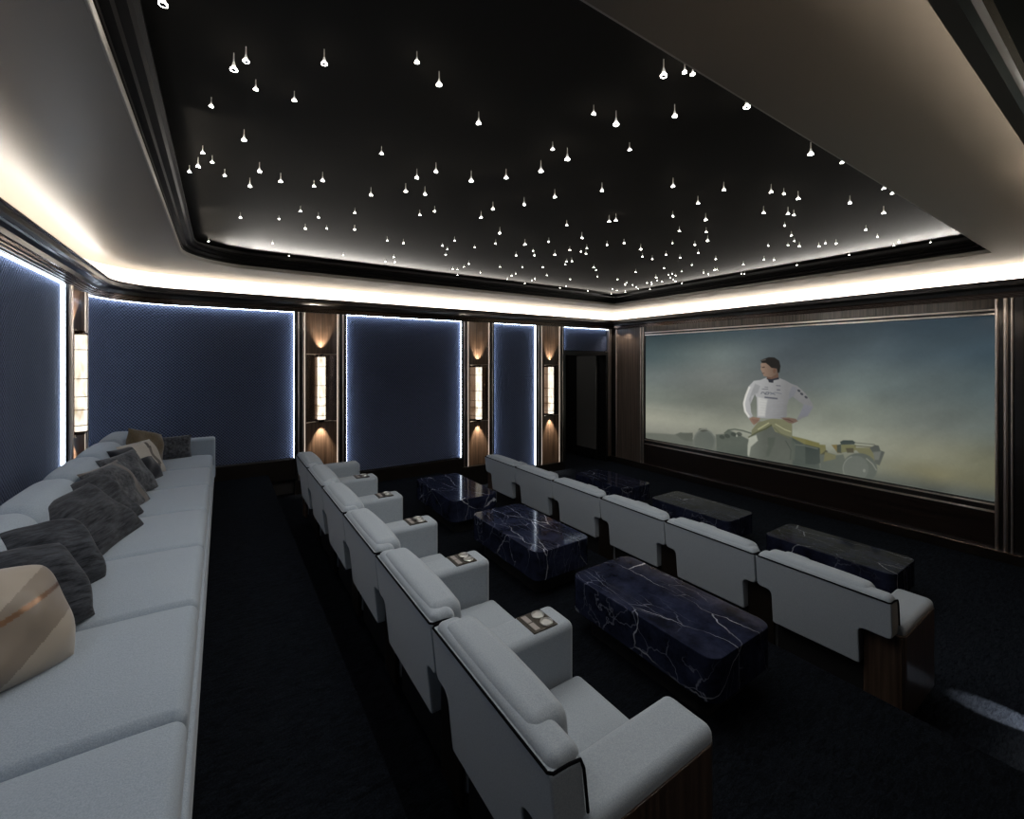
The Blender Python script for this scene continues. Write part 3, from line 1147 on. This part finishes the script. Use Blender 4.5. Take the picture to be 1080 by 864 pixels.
# shirt: torso and arms
tor = lambda x, y: np.clip(1.22 - (x - 793) / 62, .62, 1.3) * np.clip(1.0 - (y - 400) / 330, .8, 1.1)
WH = (152, 152, 152)
poly(A((410, 365), (570, 370), (650, 400), (720, 440), (800, 470), (900, 560), (990, 690), (1000, 740), (930, 850)) + B((800, 185), (790, 175), (820, 120), (880, 0))
     + A((880, 705), (800, 650), (740, 600), (690, 640), (668, 720)) + B((668, 130), (640, 165), (400, 160), (290, 150)) + A((290, 720), (285, 620), (262, 570), (205, 700), (215, 800))
     + B((235, 130), (190, 165), (140, 80)) + A((115, 720), (120, 660), (165, 560), (190, 470), (250, 405), (330, 395)), WH, .55, 1., tor)
poly(A((265, 440), (330, 470), (300, 560), (262, 570), (225, 600), (205, 700), (185, 640), (230, 520)), (122, 124, 124), .9, .6)
poly(A((740, 470), (800, 500), (760, 590), (690, 640), (700, 540)), (108, 110, 118), .9, .55)
poly(A((880, 700), (1000, 730), (930, 850), (820, 860)), (112, 114, 124), 1.0, .55)
line(A((195, 480), (150, 590), (125, 690), (140, 790), (190, 860)), 2.0, (214, 212, 204), .7, .8)
poly(A((300, 610), (420, 640), (400, 760), (390, 860), (300, 850)), (206, 205, 198), 1.2, .5)
for k in range(7):
    y = 640 + k * 34
    line(A((330, y), (470, y + 18), (620, y + 6)), .7, (138, 140, 146), .9, .28)
# unreadable dark prints on the chest and the sleeve
for q, ww in ((((385, 482), (430, 486)), .6), (((350, 508), (430, 508)), .7), (((530, 464), (590, 468)), .9), (((540, 518), (585, 520)), 1.1), (((385, 612), (550, 630)), 1.7)):
    line(A(*q), ww, (72, 74, 84), .35, .85)
line(A((340, 572), (352, 548), (378, 552), (392, 575), (432, 576), (442, 552), (404, 550), (396, 574)), .9, (74, 78, 86), .35, .85)
line(A((450, 550), (520, 580)), .9, (74, 78, 86), .35, .85)
line(A((455, 580), (515, 550), (560, 560), (600, 568)), .9, (92, 96, 104), .35, .8)
for q in ((820, 530), (855, 570), (910, 612)):
    poly(ell(*A(q)[0], 1.9, 1.2, 35), (50, 52, 58), .4, .9)
# hands on hips, fingers along the waist
poly(B((190, 160), (235, 140), (330, 155), (320, 180), (290, 215), (250, 245), (215, 205)), (128, 104, 90), .6, 1.)
for k in range(4):
    line(B((225 + 22 * k, 165 + 4 * k), (270 + 22 * k, 225 - 8 * k)), .45, (86, 62, 52), .3, .8)
poly(B((590, 150), (690, 148), (780, 165), (810, 195), (740, 225), (690, 215), (640, 185)), (104, 86, 76), .6, 1.)
for k in range(4):
    line(B((620 + 22 * k, 168), (690 + 20 * k, 180 + 9 * k)), .45, (70, 50, 44), .3, .8)
# neck, collar, head turned in profile to the left
poly(A((415, 300), (555, 290), (565, 380), (480, 400), (412, 385)), (92, 72, 62), .5, 1.)
poly(A((412, 375), (470, 385), (565, 360), (570, 385), (500, 400), (495, 430), (440, 425), (430, 395)), (44, 46, 52), .4, 1.)
poly(A((345, 180), (420, 150), (520, 180), (550, 260), (540, 320), (470, 360), (400, 350), (375, 345), (362, 310), (350, 285), (334, 255), (342, 225), (335, 200)), (124, 104, 90), .45, 1.,
     lambda x, y: np.clip(1.25 - (x - 803) / 26, .62, 1.25))
poly(A((335, 145), (380, 125), (440, 105), (510, 108), (570, 150), (588, 220), (575, 300), (550, 305), (540, 250), (500, 245), (470, 240), (440, 210), (400, 180), (350, 180)), (36, 34, 32), .45, 1.)
line(A((352, 236), (388, 230)), 1.0, (44, 34, 30), .4, .9)
line(A((352, 312), (385, 308)), .8, (70, 46, 42), .35, .8)
poly(ell(*A((512, 278))[0], 1.6, 2.6, 10), (98, 74, 62), .4, .9)
line(A((345, 150), (400, 135)), 1.0, (96, 92, 86), .5, .6)
# dust drifting across the car and the ground
dust = np.clip((ft - .78) / .22, 0, 1) * (.25 + .5 * vnoise(PX / 26 + 3, PY / 14))
dcol = np.array(lin((108, 112, 102)))
IMG = IMG * (1 - .55 * dust[..., None]) + dcol * .55 * dust[..., None]

fine = 1 + .16 * (vnoise(PX / 2.1, PY / 1.6) - .5) + .14 * (vnoise(PX / 5 + 7, PY / 3.4) - .5)
fig = np.clip((PY - 372) / 12, 0, 1) * np.clip((PX - 775) / 6, 0, 1) * np.clip((940 - PX) / 6, 0, 1)
IMG *= (1 + (fine - 1) * (.30 + 0 * fig))[..., None]
haze = np.exp(-((PX - 700) / 60) ** 2) * .20 + np.exp(-((PX - 905) / 40) ** 2 - ((PY - 490) / 22) ** 2) * .18
IMG = IMG * (1 - haze[..., None] * (ft > .7)[..., None]) + np.array(lin((112, 114, 102))) * (haze * (ft > .7))[..., None]

verts = np.stack([np.full(YY.shape, 0.), YY - (SY0 + SY1) / 2, ZZ - SZ0], -1).reshape(-1, 3)
ii, jj = np.meshgrid(np.arange(NZ - 1), np.arange(NX - 1), indexing='ij')
base = (ii * NX + jj).ravel()
quads = np.stack([base, base + 1, base + NX + 1, base + NX], -1)
me = bpy.data.meshes.new('picture')
me.vertices.add(len(verts)); me.vertices.foreach_set('co', verts.ravel())
me.loops.add(quads.size); me.loops.foreach_set('vertex_index', quads.ravel().astype(np.int32))
me.polygons.add(len(quads)); me.polygons.foreach_set('loop_start', np.arange(0, quads.size, 4, dtype=np.int32))
me.update(calc_edges=True)
ca_ = me.color_attributes.new('picture', 'FLOAT_COLOR', 'POINT')
ca_.data.foreach_set('color', np.concatenate([np.clip(IMG, 0, 1).reshape(-1, 3), np.ones((NX * NZ, 1))], 1).astype(np.float32).ravel())
m, nt, b = new_mat('projected_picture')
vc = node(nt, 'ShaderNodeVertexColor', layer_name='picture')
nt.links.new(vc.outputs['Color'], b.inputs['Emission Color'])
b.inputs['Emission Strength'].default_value = 1.0
b.inputs['Base Color'].default_value = (.01, .01, .01, 1)
b.inputs['Roughness'].default_value = .9
b.inputs['Specular IOR Level'].default_value = 0
me.materials.append(m)
o = bpy.data.objects.new('picture', me)
COL.objects.link(o)
o.parent = scr
oy_ = (SY0 + SY1) / 2
MB().box((.006, SY0 - oy_, 0), (.06, SY1 - oy_, SZ1 - SZ0)).build('screen_panel', M['lacquer'], scr, smooth=0)
# bronze fillets above and below the picture
mb = MB()
for z0, z1, n, mat in ((SZ1 + .004, SZ1 + .022, .05, 1), (SZ1 + .022, SZ1 + .050, .035, 0), (SZ1 + .050, SZ1 + .068, .055, 1), (SZ1 + .068, SZ1 + .078, .035, 0),
                       (.55, SZ0 - .003, .035, 0), (.565, .58, .060, 1), (.505, .55, .035, 0), (.488, .505, .065, 1)):
    mb.box((XS - n, SY0, z0), (XS + .05, SY1, z1), mat, .002)
struct(mb.build('trim_15', [M['lacquer'], M['bronze']], smooth=0))


# ------------------------------------------------------------------ seating
AW = .19                     # arm width


def lean(x, y, z):           # backs lean: the top sits further back than the foot
    return (x + .045 * (.79 - z) / .43, y, z)


def recliner(X, Z, ya, yb, arms, label, group, inner_lo, inner_hi):
    """ya..yb: width of the back shell; arms: list of (centre y, console?, 'in'/'lo'/'hi')"""
    yc = (ya + yb) / 2
    root = thing('recliner', label, 'armchair', (X, yc, Z), group=group)
    L = lambda y: y - yc
    # back shell with cut-outs for the arms
    g = .004
    a, b = L(ya) + g, L(yb) - g
    na, nb = L(inner_lo), L(inner_hi)
    zt_, zn, zb = .772, .565, .345
    r = .028
    pts = []

    def arc(cx, cy, rad, a0, a1, n=5):
        for k in range(n + 1):
            t = math.radians(a0 + (a1 - a0) * k / n)
            pts.append((cx + rad * math.cos(t), cy + rad * math.sin(t)))
    arc(na + .012, zb + .012, .012, 180, 270, 2)
    arc(nb - .012, zb + .012, .012, 270, 360, 2)
    arc(nb + .03, zn - .03, .03, 180, 90, 4)
    q_ = .012
    arc(b - r, zn + r, r, 270, 360, 4)
    arc(b - q_, zt_ - q_, q_, 0, 90, 3)
    arc(a + q_, zt_ - q_, q_, 90, 180, 3)
    arc(a + r, zn + r, r, 180, 270, 4)
    arc(na - .03, zn - .03, .03, 90, 0, 4)
    MB().slab(pts, 'x', 0, .105, .008, fn=lean).build('back_shell', M['seat'], root, smooth=50)
    # piping along the top and sides of the shell
    mb = MB()
    pp = [(.108, a - .001, .60), (.106, a - .001, .74), (.098, a, .768), (.06, a + .001, .774), (.012, a + .003, .774), (.001, a + .014, .774),
          (.001, b - .014, .774), (.012, b - .003, .774), (.06, b - .001, .774), (.098, b, .768), (.106, b + .001, .74), (.108, b + .001, .60)]
    mb.tube([lean(*p) for p in pp], .0046, 6)
    mb.build('piping', M['piping'], root)
    # upholstered shoulder behind the cushion (over the arms)
    MB().rbox((.011, a + .005, .60), (.116, b - .005, .797), .034, 4, (1, 4, 3), lean).build('back_padding', M['seat'], root, smooth=60)
    ca, cb = na - .055, nb + .055

    def bulge(x, y, z):
        t = (y - (ca + cb) / 2) / ((cb - ca) / 2)
        return lean(x + .012 * max(0, 1 - t * t) * (1 if x > .1 else 0), y, z + .006 * max(0, 1 - t ** 4) * (1 if z > .7 else 0))
    MB().rbox((.022, ca, .60), (.162, cb, .808), .046, 4, (1, 6, 3), bulge).build('head_cushion', M['seat'], root, smooth=60)
    MB().rbox((.06, na + .004, .36), (.185, nb - .004, .63), .03, 3, (1, 5, 3), lean).build('back_cushion', M['seat'], root, smooth=60)

    def crown(x, y, z):
        t = (y - (na + nb) / 2) / ((nb - na) / 2)
        q = (x - .40) / .27
        return (x, y, z + (.014 * max(0, 1 - t ** 4) * max(0, 1 - q ** 4) if z > .3 else 0))
    MB().rbox((.15, na + .003, .25), (.668, nb - .003, .395), .030, 3, (6, 6, 1), crown).build('seat', M['seat'], root, smooth=60)
    MB().rbox((.56, na + .004, .11), (.655, nb - .004, .255), .012, 2).build('footrest', M['seat'], root, smooth=40)
    bs = MB().box((.20, L(ya) + .05, 0), (.565, L(yb) - .05, .252)).build('base', M['plinth'], root, smooth=0)
    MB().box((.112, na + .004, .08), (.142, nb - .004, .40)).build('rear_board', M['plinth'], bs, smooth=0)
    for (ay, console, kind) in arms:
        y0, y1 = L(ay) - AW / 2, L(ay) + AW / 2
        ar = MB().rbox((.10, y0 + .002, .12), (.655, y1 - .002, .622), .034, 3, (3, 1, 3)).build('arm', M['seat'], root, smooth=60)
        if kind == 'in':
            MB().rbox((.082, y0 + .006, .10), (.105, y1 - .006, .575), .008, 2).build('rear_panel', M['lacquer'], ar, smooth=40)
        else:
            MB().rbox((.080, y0 + .006, .10), (.105, y1 - .006, .570), .008, 2).build('rear_panel', M['wood_dark'], ar, smooth=40)
            if kind == 'lo':
                o = rrect(.070, .660, y0 - .004, y0 + .11, [.05, .0, .0, .05])
            else:
                o = rrect(.070, .660, y1 - .11, y1 + .004, [.0, .05, .05, .0])
            MB().slab(o, 'z', .10, .578, .004).build('side_panel', M['wood_dark'], ar, smooth=40)
        if console:
            cx, cy, zz = .51, (y0 + y1) / 2, .622
            cn = MB().rbox((cx - .066, cy - .068, zz - .012), (cx + .066, cy + .068, zz + .004), .003, 1).build('console', M['console'], ar, smooth=0)
            for s in (-1, 1):
                mb = MB()
                mb.lathe([(.020, zz + .003), (.0285, zz + .003), (.030, zz + .008), (.027, zz + .010), (.0245, zz + .008), (.023, zz + .0045), (.012, zz + .0045)], 20,
                         (cx + .028, cy + s * .032, 0))
                mb.build('cup_holder', M['steel'], cn, smooth=50)
                MB().rbox((cx - .050, cy + s * .030 - .027, zz + .002), (cx - .024, cy + s * .030 + .027, zz + .007), .002, 1).build('control_pad', M['buttons'], cn, smooth=0)
    return root


AY = [.895, 1.565, 2.302, 3.040, 3.777, 4.514, 5.205]
BY = [.83, 1.565, 2.302, 3.040, 3.777, 4.514, 5.25]
ORD = ['nearest', 'second', 'third', 'fourth', 'fifth', 'farthest']
for row, (X, Z) in enumerate(((.665, T1), (3.03, 0.))):
    for k in range(6):
        arms = []
        if k == 0:
            arms.append((AY[0], False, 'lo'))
        arms.append((AY[k + 1], k < 5, 'in' if k < 5 else 'hi'))
        if row == 0:
            lab = {0: 'nearest grey recliner of the middle row, ending in a dark wood side panel',
                   5: 'farthest grey recliner of the middle row, beside the sconce wall'}.get(k, '%s grey recliner from the near end of the row in front of the sofa' % ORD[k])
        else:
            lab = {0: 'nearest grey recliner of the front row, seen from behind, with wood end panel',
                   5: 'farthest grey recliner of the front row, beside the narrow navy panel'}.get(k, '%s grey recliner from the near end of the row facing the screen' % ORD[k])
        recliner(X, Z, BY[k], BY[k + 1], arms, lab, ('middle' if row == 0 else 'front') + ' row of recliners',
                 AY[k] + AW / 2, AY[k + 1] - AW / 2)

# ------------------------------------------------------------------ marble tables
TAB = [('navy marble low table nearest the viewer, between the two recliner rows', 2.215, 1.70, T1),
       ('navy marble low table in the middle between the two recliner rows', 2.215, 3.10, T1),
       ('navy marble low table beside the sconce wall, between the recliner rows', 2.215, 4.52, T1),
       ('white-veined navy table before the screen, nearest the viewer', 4.80, 1.735, 0),
       ('white-veined navy table before the screen, middle of three', 4.80, 3.13, 0),
       ('white-veined navy table before the screen, closest to the doorway', 4.80, 4.57, 0)]
for lab, X, Y, Z in TAB:
    t = thing('coffee_table', lab, 'table', (X, Y, Z), group='navy marble tables')
    MB().slab(rrect(-.275, .275, -.515, .515, .075, 8), 'z', .14, .362, .008).build('marble_block', M['marble'], t, smooth=40)
    MB().slab(rrect(-.20, .20, -.42, .42, .05, 6), 'z', 0, .14, .004).build('plinth', M['plinth'], t, smooth=40)

# ------------------------------------------------------------------ sofa
SF, SB = -.075, -.985
seams = [.905, 1.645, 2.38, 3.115, 3.85, 4.58, 5.32, 6.02]
sofa = thing('long_sofa', 'long pale grey sofa along the back wall under the navy panel', 'sofa', ((SF + SB) / 2, 3.5, T2))
ox, oy = (SF + SB) / 2, 3.5
mb = MB().rbox((SB + .02 - ox, seams[0] - oy, .12), (SF + .002 - ox, seams[-1] - oy, .30), .02, 2)
mb.build('frame', M['sofa'], sofa, smooth=40)
MB().box((SB + .08 - ox, seams[0] + .05 - oy, 0), (SF - .10 - ox, seams[-1] + .08 - oy, .13)).build('base', M['plinth'], sofa, smooth=0)
MB().rbox((SB - ox, seams[0] - oy, .20), (SB + .10 - ox, seams[-1] - oy, .66), .03, 2, (1, 8, 1)).build('backrest', M['sofa'], sofa, smooth=50)
for i in range(7):
    y0, y1 = seams[i] + .0015, seams[i + 1] - .0015

    def crown(x, y, z, y0=y0, y1=y1):
        t = 2 * (y - y0) / (y1 - y0) - 1
        q = 2 * (x - (SB + .1)) / (SF - SB - .1) - 1
        f = max(0, 1 - t ** 6) * max(0, 1 - q ** 6)
        return (x - ox, y - oy, z + (.032 * f if z > .35 else 0) - (.012 if z > .35 else 0))
    MB().rbox((SB + .10, y0, .285), (SF - .012, y1, .425), .034, 4, (8, 8, 1), crown).build('seat_cushion', M['sofa'], sofa, smooth=60)

    def bcush(x, y, z, y0=y0, y1=y1):
        t = 2 * (y - y0) / (y1 - y0) - 1
        f = max(0, 1 - t ** 4)
        q = (z - .42) / .32
        return (x + .02 * f * (1 if x > SB + .2 else 0) - .09 * q - ox, y - oy, z + .025 * f * (1 if z > .6 else 0))
    MB().rbox((SB + .11, y0 + .004, .415), (SB + .30, y1 - .004, .74), .075, 5, (1, 8, 2), bcush).build('back_cushion', M['sofa'], sofa, smooth=60)
for ya, yb in ((seams[0] - .17, seams[0] - .002), (seams[-1] + .002, seams[-1] + .17)):
    MB().rbox((SB + .10 - ox, ya - oy, .13), (SF + .012 - ox, yb - oy, .60), .030, 3, (3, 1, 3)).build('arm', M['sofa'], sofa, smooth=60)


# ------------------------------------------------------------------ throw pillows
def pillow_mesh(w, h, t, matfn=None, n=22, seed=0, rnd_=0.):
    rnd = random.Random(seed)
    ph = [rnd.uniform(0, 6.28) for _ in range(4)]
    mb = MB()
    ids = {}
    for side in (0, 1):
        for i in range(n + 1):
            for j in range(n + 1):
                u, v = 2 * i / n - 1, 2 * j / n - 1
                edge = i in (0, n) or j in (0, n)
                if edge and side:
                    ids[1, i, j] = ids[0, i, j]
                    continue
                pin = 1 - .055 * (1 - u * u) * abs(v) ** 3 if True else 1
                x = u * w / 2 * (1 - .06 * (1 - v * v) * abs(u) ** 4)
                z = v * h / 2 * (1 - .06 * (1 - u * u) * abs(v) ** 4)
                x *= math.sqrt(1 - rnd_ * v * v / 2)
                z *= math.sqrt(1 - rnd_ * u * u / 2)
                b = max(0, (1 - abs(u) ** 2.6)) ** .55 * max(0, (1 - abs(v) ** 2.6)) ** .55
                wr = .012 * math.sin(3 * u + 4 * v + ph[0]) * b + .007 * math.sin(7 * u - 5 * v + ph[1]) * b
                y = (b * t / 2 + wr) * (-1 if side == 0 else 1)
                ids[side, i, j] = len(mb.v)
                mb.v.append((x, y, z))
    for side in (0, 1):
        for i in range(n):
            for j in range(n):
                q = (ids[side, i, j], ids[side, i + 1, j], ids[side, i + 1, j + 1], ids[side, i, j + 1])
                mb.f.append(q if side == 0 else q[::-1])
                u, v = 2 * (i + .5) / n - 1, 2 * (j + .5) / n - 1
                mb.m.append(matfn(u, v, side) if matfn else 0)
    return mb


def pillow(label, mats, cx, cy, w, h, t, yaw, tilt, matfn=None, seed=0, roll=0., lift=0., n=22, rnd_=0.):
    """local -y is the face; yaw turns it about the vertical, tilt leans the top back"""
    seat_z = T2 + .432
    mb = pillow_mesh(w, h, t, matfn, n, seed, rnd_)
    R = Matrix.Rotation(math.radians(yaw), 3, 'Z') @ Matrix.Rotation(-math.radians(tilt), 3, 'X') @ Matrix.Rotation(math.radians(roll), 3, 'Y')
    zmin = min((R @ Vector(v)).z for v in mb.v)
    o = mb.build('throw_pillow', mats, None, (cx, cy, seat_z - zmin + lift - .004), None, 80)
    o.rotation_euler = R.to_euler()
    return tag(o, label, 'pillow', 'throw pillows on the long sofa')


def beige_fn(u, v, s):
    if abs((v - .25 * u * u) + .10 - .35 * u) < .045:
        return 2
    return 1 if (math.sin(2.2 * u - 2.6 * v + .6) > .25) else 0



pillow('round-edged beige and tan satin pillow with a bronze chain stripe', [M['p_beige'], M['p_tan'], M['p_gold']], -.63, 2.12, .42, .42, .22, 48, 40, beige_fn, 1, n=90, roll=10, rnd_=.55)
pillow('charcoal woven pillow right behind the beige satin pillow', [M['p_charcoal']], -.63, 2.40, .42, .40, .19, 54, 40, None, 2, roll=10, rnd_=.45)
pillow('charcoal woven pillow second behind the beige satin one', [M['p_charcoal']], -.65, 2.77, .42, .39, .18, 56, 38, None, 3, roll=8, rnd_=.45)
pillow('large ribbed charcoal pillow facing the seats, its lower corner pointing outward', [M['p_slate']], -.615, 3.40, .52, .42, .13, 74, 45, None, 4)
pillow('ribbed slate pillow half hidden behind the large charcoal one', [M['p_slate']], -.63, 3.75, .46, .40, .11, 74, 40, None, 5)
pillow('slate pillow with a taupe vertical band and taupe edge', [M['p_pattern'], M['p_taupe']], -.605, 4.05, .46, .39, .11, 74, 34,
       lambda u, v, s: 1 if .48 < u < .70 or v > .93 else 0, 6)
pillow('mottled grey pillow beside the taupe-banded one', [M['p_pattern']], -.60, 4.48, .45, .375, .11, 70, 30, None, 7)
pillow('black and cream blocked pillow in the far group', [M['p_cream'], M['p_black']], -.60, 4.86, .44, .37, .11, 66, 28,
       lambda u, v, s: 1 if (v < .15 and u > -.1) or (u < .1 and v > .5) else 0, 8)
pillow('cream pillow with curved taupe edge, between black and brown pillows', [M['p_cream'], M['p_taupe']], -.60, 5.14, .42, .36, .13, 62, 26,
       lambda u, v, s: 1 if abs(u - .4 + .3 * v * v) < .10 else 0, 9, rnd_=.2)
pillow('olive brown pillow beside the mottled pillow on the far arm', [M['p_brown']], -.61, 5.44, .38, .36, .14, 56, 18, None, 10, roll=20, rnd_=.2)
pillow('mottled grey pillow leaning on the far sofa arm', [M['p_pattern']], -.46, 5.86, .38, .255, .11, 6, 16, None, 11)


# ------------------------------------------------------------------ star lights
DOWN = 5.0
# photographed sight lines of the star lights, turned into positions on the tray's ceiling; third number: size class
STARS = """172 3 4|246.6 72.3 4|259.4 63.6 3|342 66.2 3|269.8 93.7 2|310.4 105.3 2|222.8 111.6 2|257.4 147 3|213.8 161 2|223.8 171 2|209 175.2 3|199.8 181 2|237 185 2
273.7 180.3 3|263.5 196 3|296 191.1 3|340.3 190 3|331.1 196.2 2|391.2 205.4 3|316.9 222.7 2|335.8 229.2 2|322 241 2|344.6 241 1|374.3 224.3 2|374 242 2|253.5 229.4 2|294.3 231 1
220.1 254.5 1|287.5 256.7 1|304.9 270 1|362 269 1|439.7 64.9 2|463.1 88.5 3|504.9 129.2 3|402.4 161.6 2|582.9 157.1 2|598.4 167.3 4|570.5 180 4|533.8 187 3|497 190.3 4
459.8 180.5 3|439.7 187 3|427.9 201.5 3|448.2 204.6 3|585.1 207.4 3|442.7 226.7 2|458.5 222.7 2|507.4 229.3 3|519.9 220.2 3|527.2 245.7 3|522.8 256.9 2|408.4 253.8 2|425.4 256.4 2
479.4 254 2|466.7 259.3 1|471.9 262.9 1|470.1 268.9 1|500.6 260.8 1|415.3 271.1 1|406.3 276 1|416.5 276.5 2|477.4 283.6 1|482.4 284.4 1|489.3 281.5 1|494.4 278.3 2|482.4 290.3 1
506.4 287.7 1|527.2 281.5 1|535.1 294.5 1|539.5 291 1|552.8 215.5 3|634.9 200.7 3|642.5 233.5 3|649.6 232.1 3|597.7 237.2 2|553.7 257.8 3|544.3 269.3 2|562.3 264.7 1|563.4 269.4 2
578.8 255 2|585.2 268.6 3|600.9 263.7 2|613.7 250.9 3|618.9 261.8 2|612.7 265.4 1|617.9 267.7 2|597.6 275.7 1|603 275.5 2|596 279.2 2|640.3 258.3 2|658.1 256.4 2|675.8 262.7 3
677.7 270.6 2|626.4 282.1 2|628.5 285 1|630.2 291.8 1|601.2 294.8 1|670.6 287 2|651.2 294.8 1|550.9 281.9 1|572.4 281.9 1|576.7 290.3 1|543.9 288.7 1|540 290.8 1|564.3 293.9 1
561 295.8 1|553.5 299 1|597.2 302.2 1|590.6 303.6 1|619.8 306.7 1|645.8 305 1|650.8 306.4 1|644.6 310.2 1|659.3 300.2 2|661.1 298.2 1|659.5 308 1|667.2 300.7 1|671.3 302.8 1
672.7 304.7 1|709.9 196 3|763.4 200 3|736.1 214.3 3|709.6 228 2|744.3 231.6 3|744.8 244.6 2|746.4 253.6 3|716.5 243.6 2|709.2 256.4 1|732.8 258.2 2|736.5 266.8 2|702.5 268.6 2
717.2 271.9 2|687.9 273.1 2|729.9 279.5 1|700.4 283 1|719 286.3 1|754.9 273.4 2|742 287.5 2|747.1 289.4 1|753.7 284.9 2|756.3 284.4 1|784 279.2 2|782 288.5 1|785.2 289 1|691.9 292.7 2
693.3 296 1|698 297.2 1|705.1 289.9 1|708.9 288.9 1|706.8 293.2 1|712.5 290.6 1|710.1 294.9 1|712.5 296.7 1|719.5 299.1 1|682.5 298.4 1|687.2 298 1|687.2 300.2 1|685.5 305 1|693.3 304.5 1
757.3 294.6 1|700 78.7 4|722.2 75.6 2|730.7 77.8 2|711.6 121.8 3|649.8 130.2 4|626.2 119.6 2|664 157.8 2|787.6 112 4|855.1 161.8 4|888 171.1 2|813.3 202.2 3|826.7 204.4 2|841.8 209.3 3
805.3 224.4 3|831.1 225.3 3|837.3 226.7 2|827.6 237.8 1|834.7 248.4 2|837.8 254.2 1|831.1 258.7 1|843.1 259.6 2|896.4 213.8 3|932 224.4 3|913.3 242.2 2|925.3 249.8 1|932 198.7 2|940.9 204 2
863.6 260 2|870.7 256.4 1|881.8 256.9 2|810.2 259.1 1|805.8 273.8 2|816.4 274.2 1|948 255.6 1|942.7 259.1 1|981.3 255.6 1|840.4 279.6 1|895.6 268.9 1"""
star_me = {}
for cls, (r_, h_) in {1: (.0085, .030), 2: (.0105, .042), 3: (.013, .056), 4: (.0155, .066)}.items():
    mb = MB()
    # slim stem flaring into a bright rim round a dark lens
    r_ *= .86
    prof = [(.0016, 0), (r_ * .22, -h_ * .55), (r_ * .5, -h_ * .80), (r_, -h_), (r_ * .97, -h_ - r_ * .25), (r_ * .78, -h_ - r_ * .25), (r_ * .70, -h_ - r_ * .12)]
    mb.lathe(prof, 12, mats=[4, 1, 3, 0, 0, 2])
    o = mb.build('star_light', [M['star'], M['star_stem'], M['star_lens'], M['star_cone'], M['star_fade']], None, (0, 0, 0), None, 60)
    star_me[cls] = (o, h_ + r_ * .25)
used = set()
for s in STARS.replace('\n', '|').split('|'):
    px, py, cls = s.split()
    cls = int(cls)
    o, hh = star_me[cls]
    x, y = at_z(float(px), float(py), ZST - hh * .9)
    if not (TX0 + .08 < x < TX1 - .10 and TY0 + .06 < y < TY1 - .10):
        print('star outside', s, x, y)
        continue
    if cls in used:
        o = o.copy()
        COL.objects.link(o)
    used.add(cls)
    o.location = (x, y, ZST)
    if cls >= 3:
        spot('star_beam', (x, y, ZST - hh - .012), (x, y, 0), DOWN, 150, .8, (1, .97, .93), .006)
    tag(o, 'tiny glowing star light hanging from the dark ceiling tray', 'ceiling light', 'star lights in the ceiling tray')


# ------------------------------------------------------------------ camera, world, output look
cam = bpy.data.cameras.new('camera')
cam.sensor_fit = 'HORIZONTAL'
cam.sensor_width = 36.
cam.lens = 36. * F / 1080
cam.shift_y = -(432 - HZ) / 1080
cam.clip_start = .02
co = bpy.data.objects.new('camera', cam)
COL.objects.link(co)
co.location = (0, 0, CAMZ)
co.rotation_euler = (PI / 2, 0, -TH)
SC.camera = co

w = bpy.data.worlds.new('night')
SC.world = w
w.use_nodes = True
w.node_tree.nodes['Background'].inputs['Color'].default_value = (0, 0, 0, 1)
w.node_tree.nodes['Background'].inputs['Strength'].default_value = 0

# scale the design units to metres
for me in bpy.data.meshes:
    me.transform(Matrix.Scale(S, 4))
    me.update()
for o in bpy.data.objects:
    o.location = o.location * S

SC.view_settings.view_transform = 'Standard'
SC.view_settings.look = 'None'
SC.view_settings.gamma = 1
SC.view_settings.use_curve_mapping = False
SC.view_settings.exposure = 0.0
SC.cycles.caustics_reflective = False
SC.cycles.caustics_refractive = False
SC.cycles.sample_clamp_indirect = 4.0
SC.cycles.max_bounces = 8
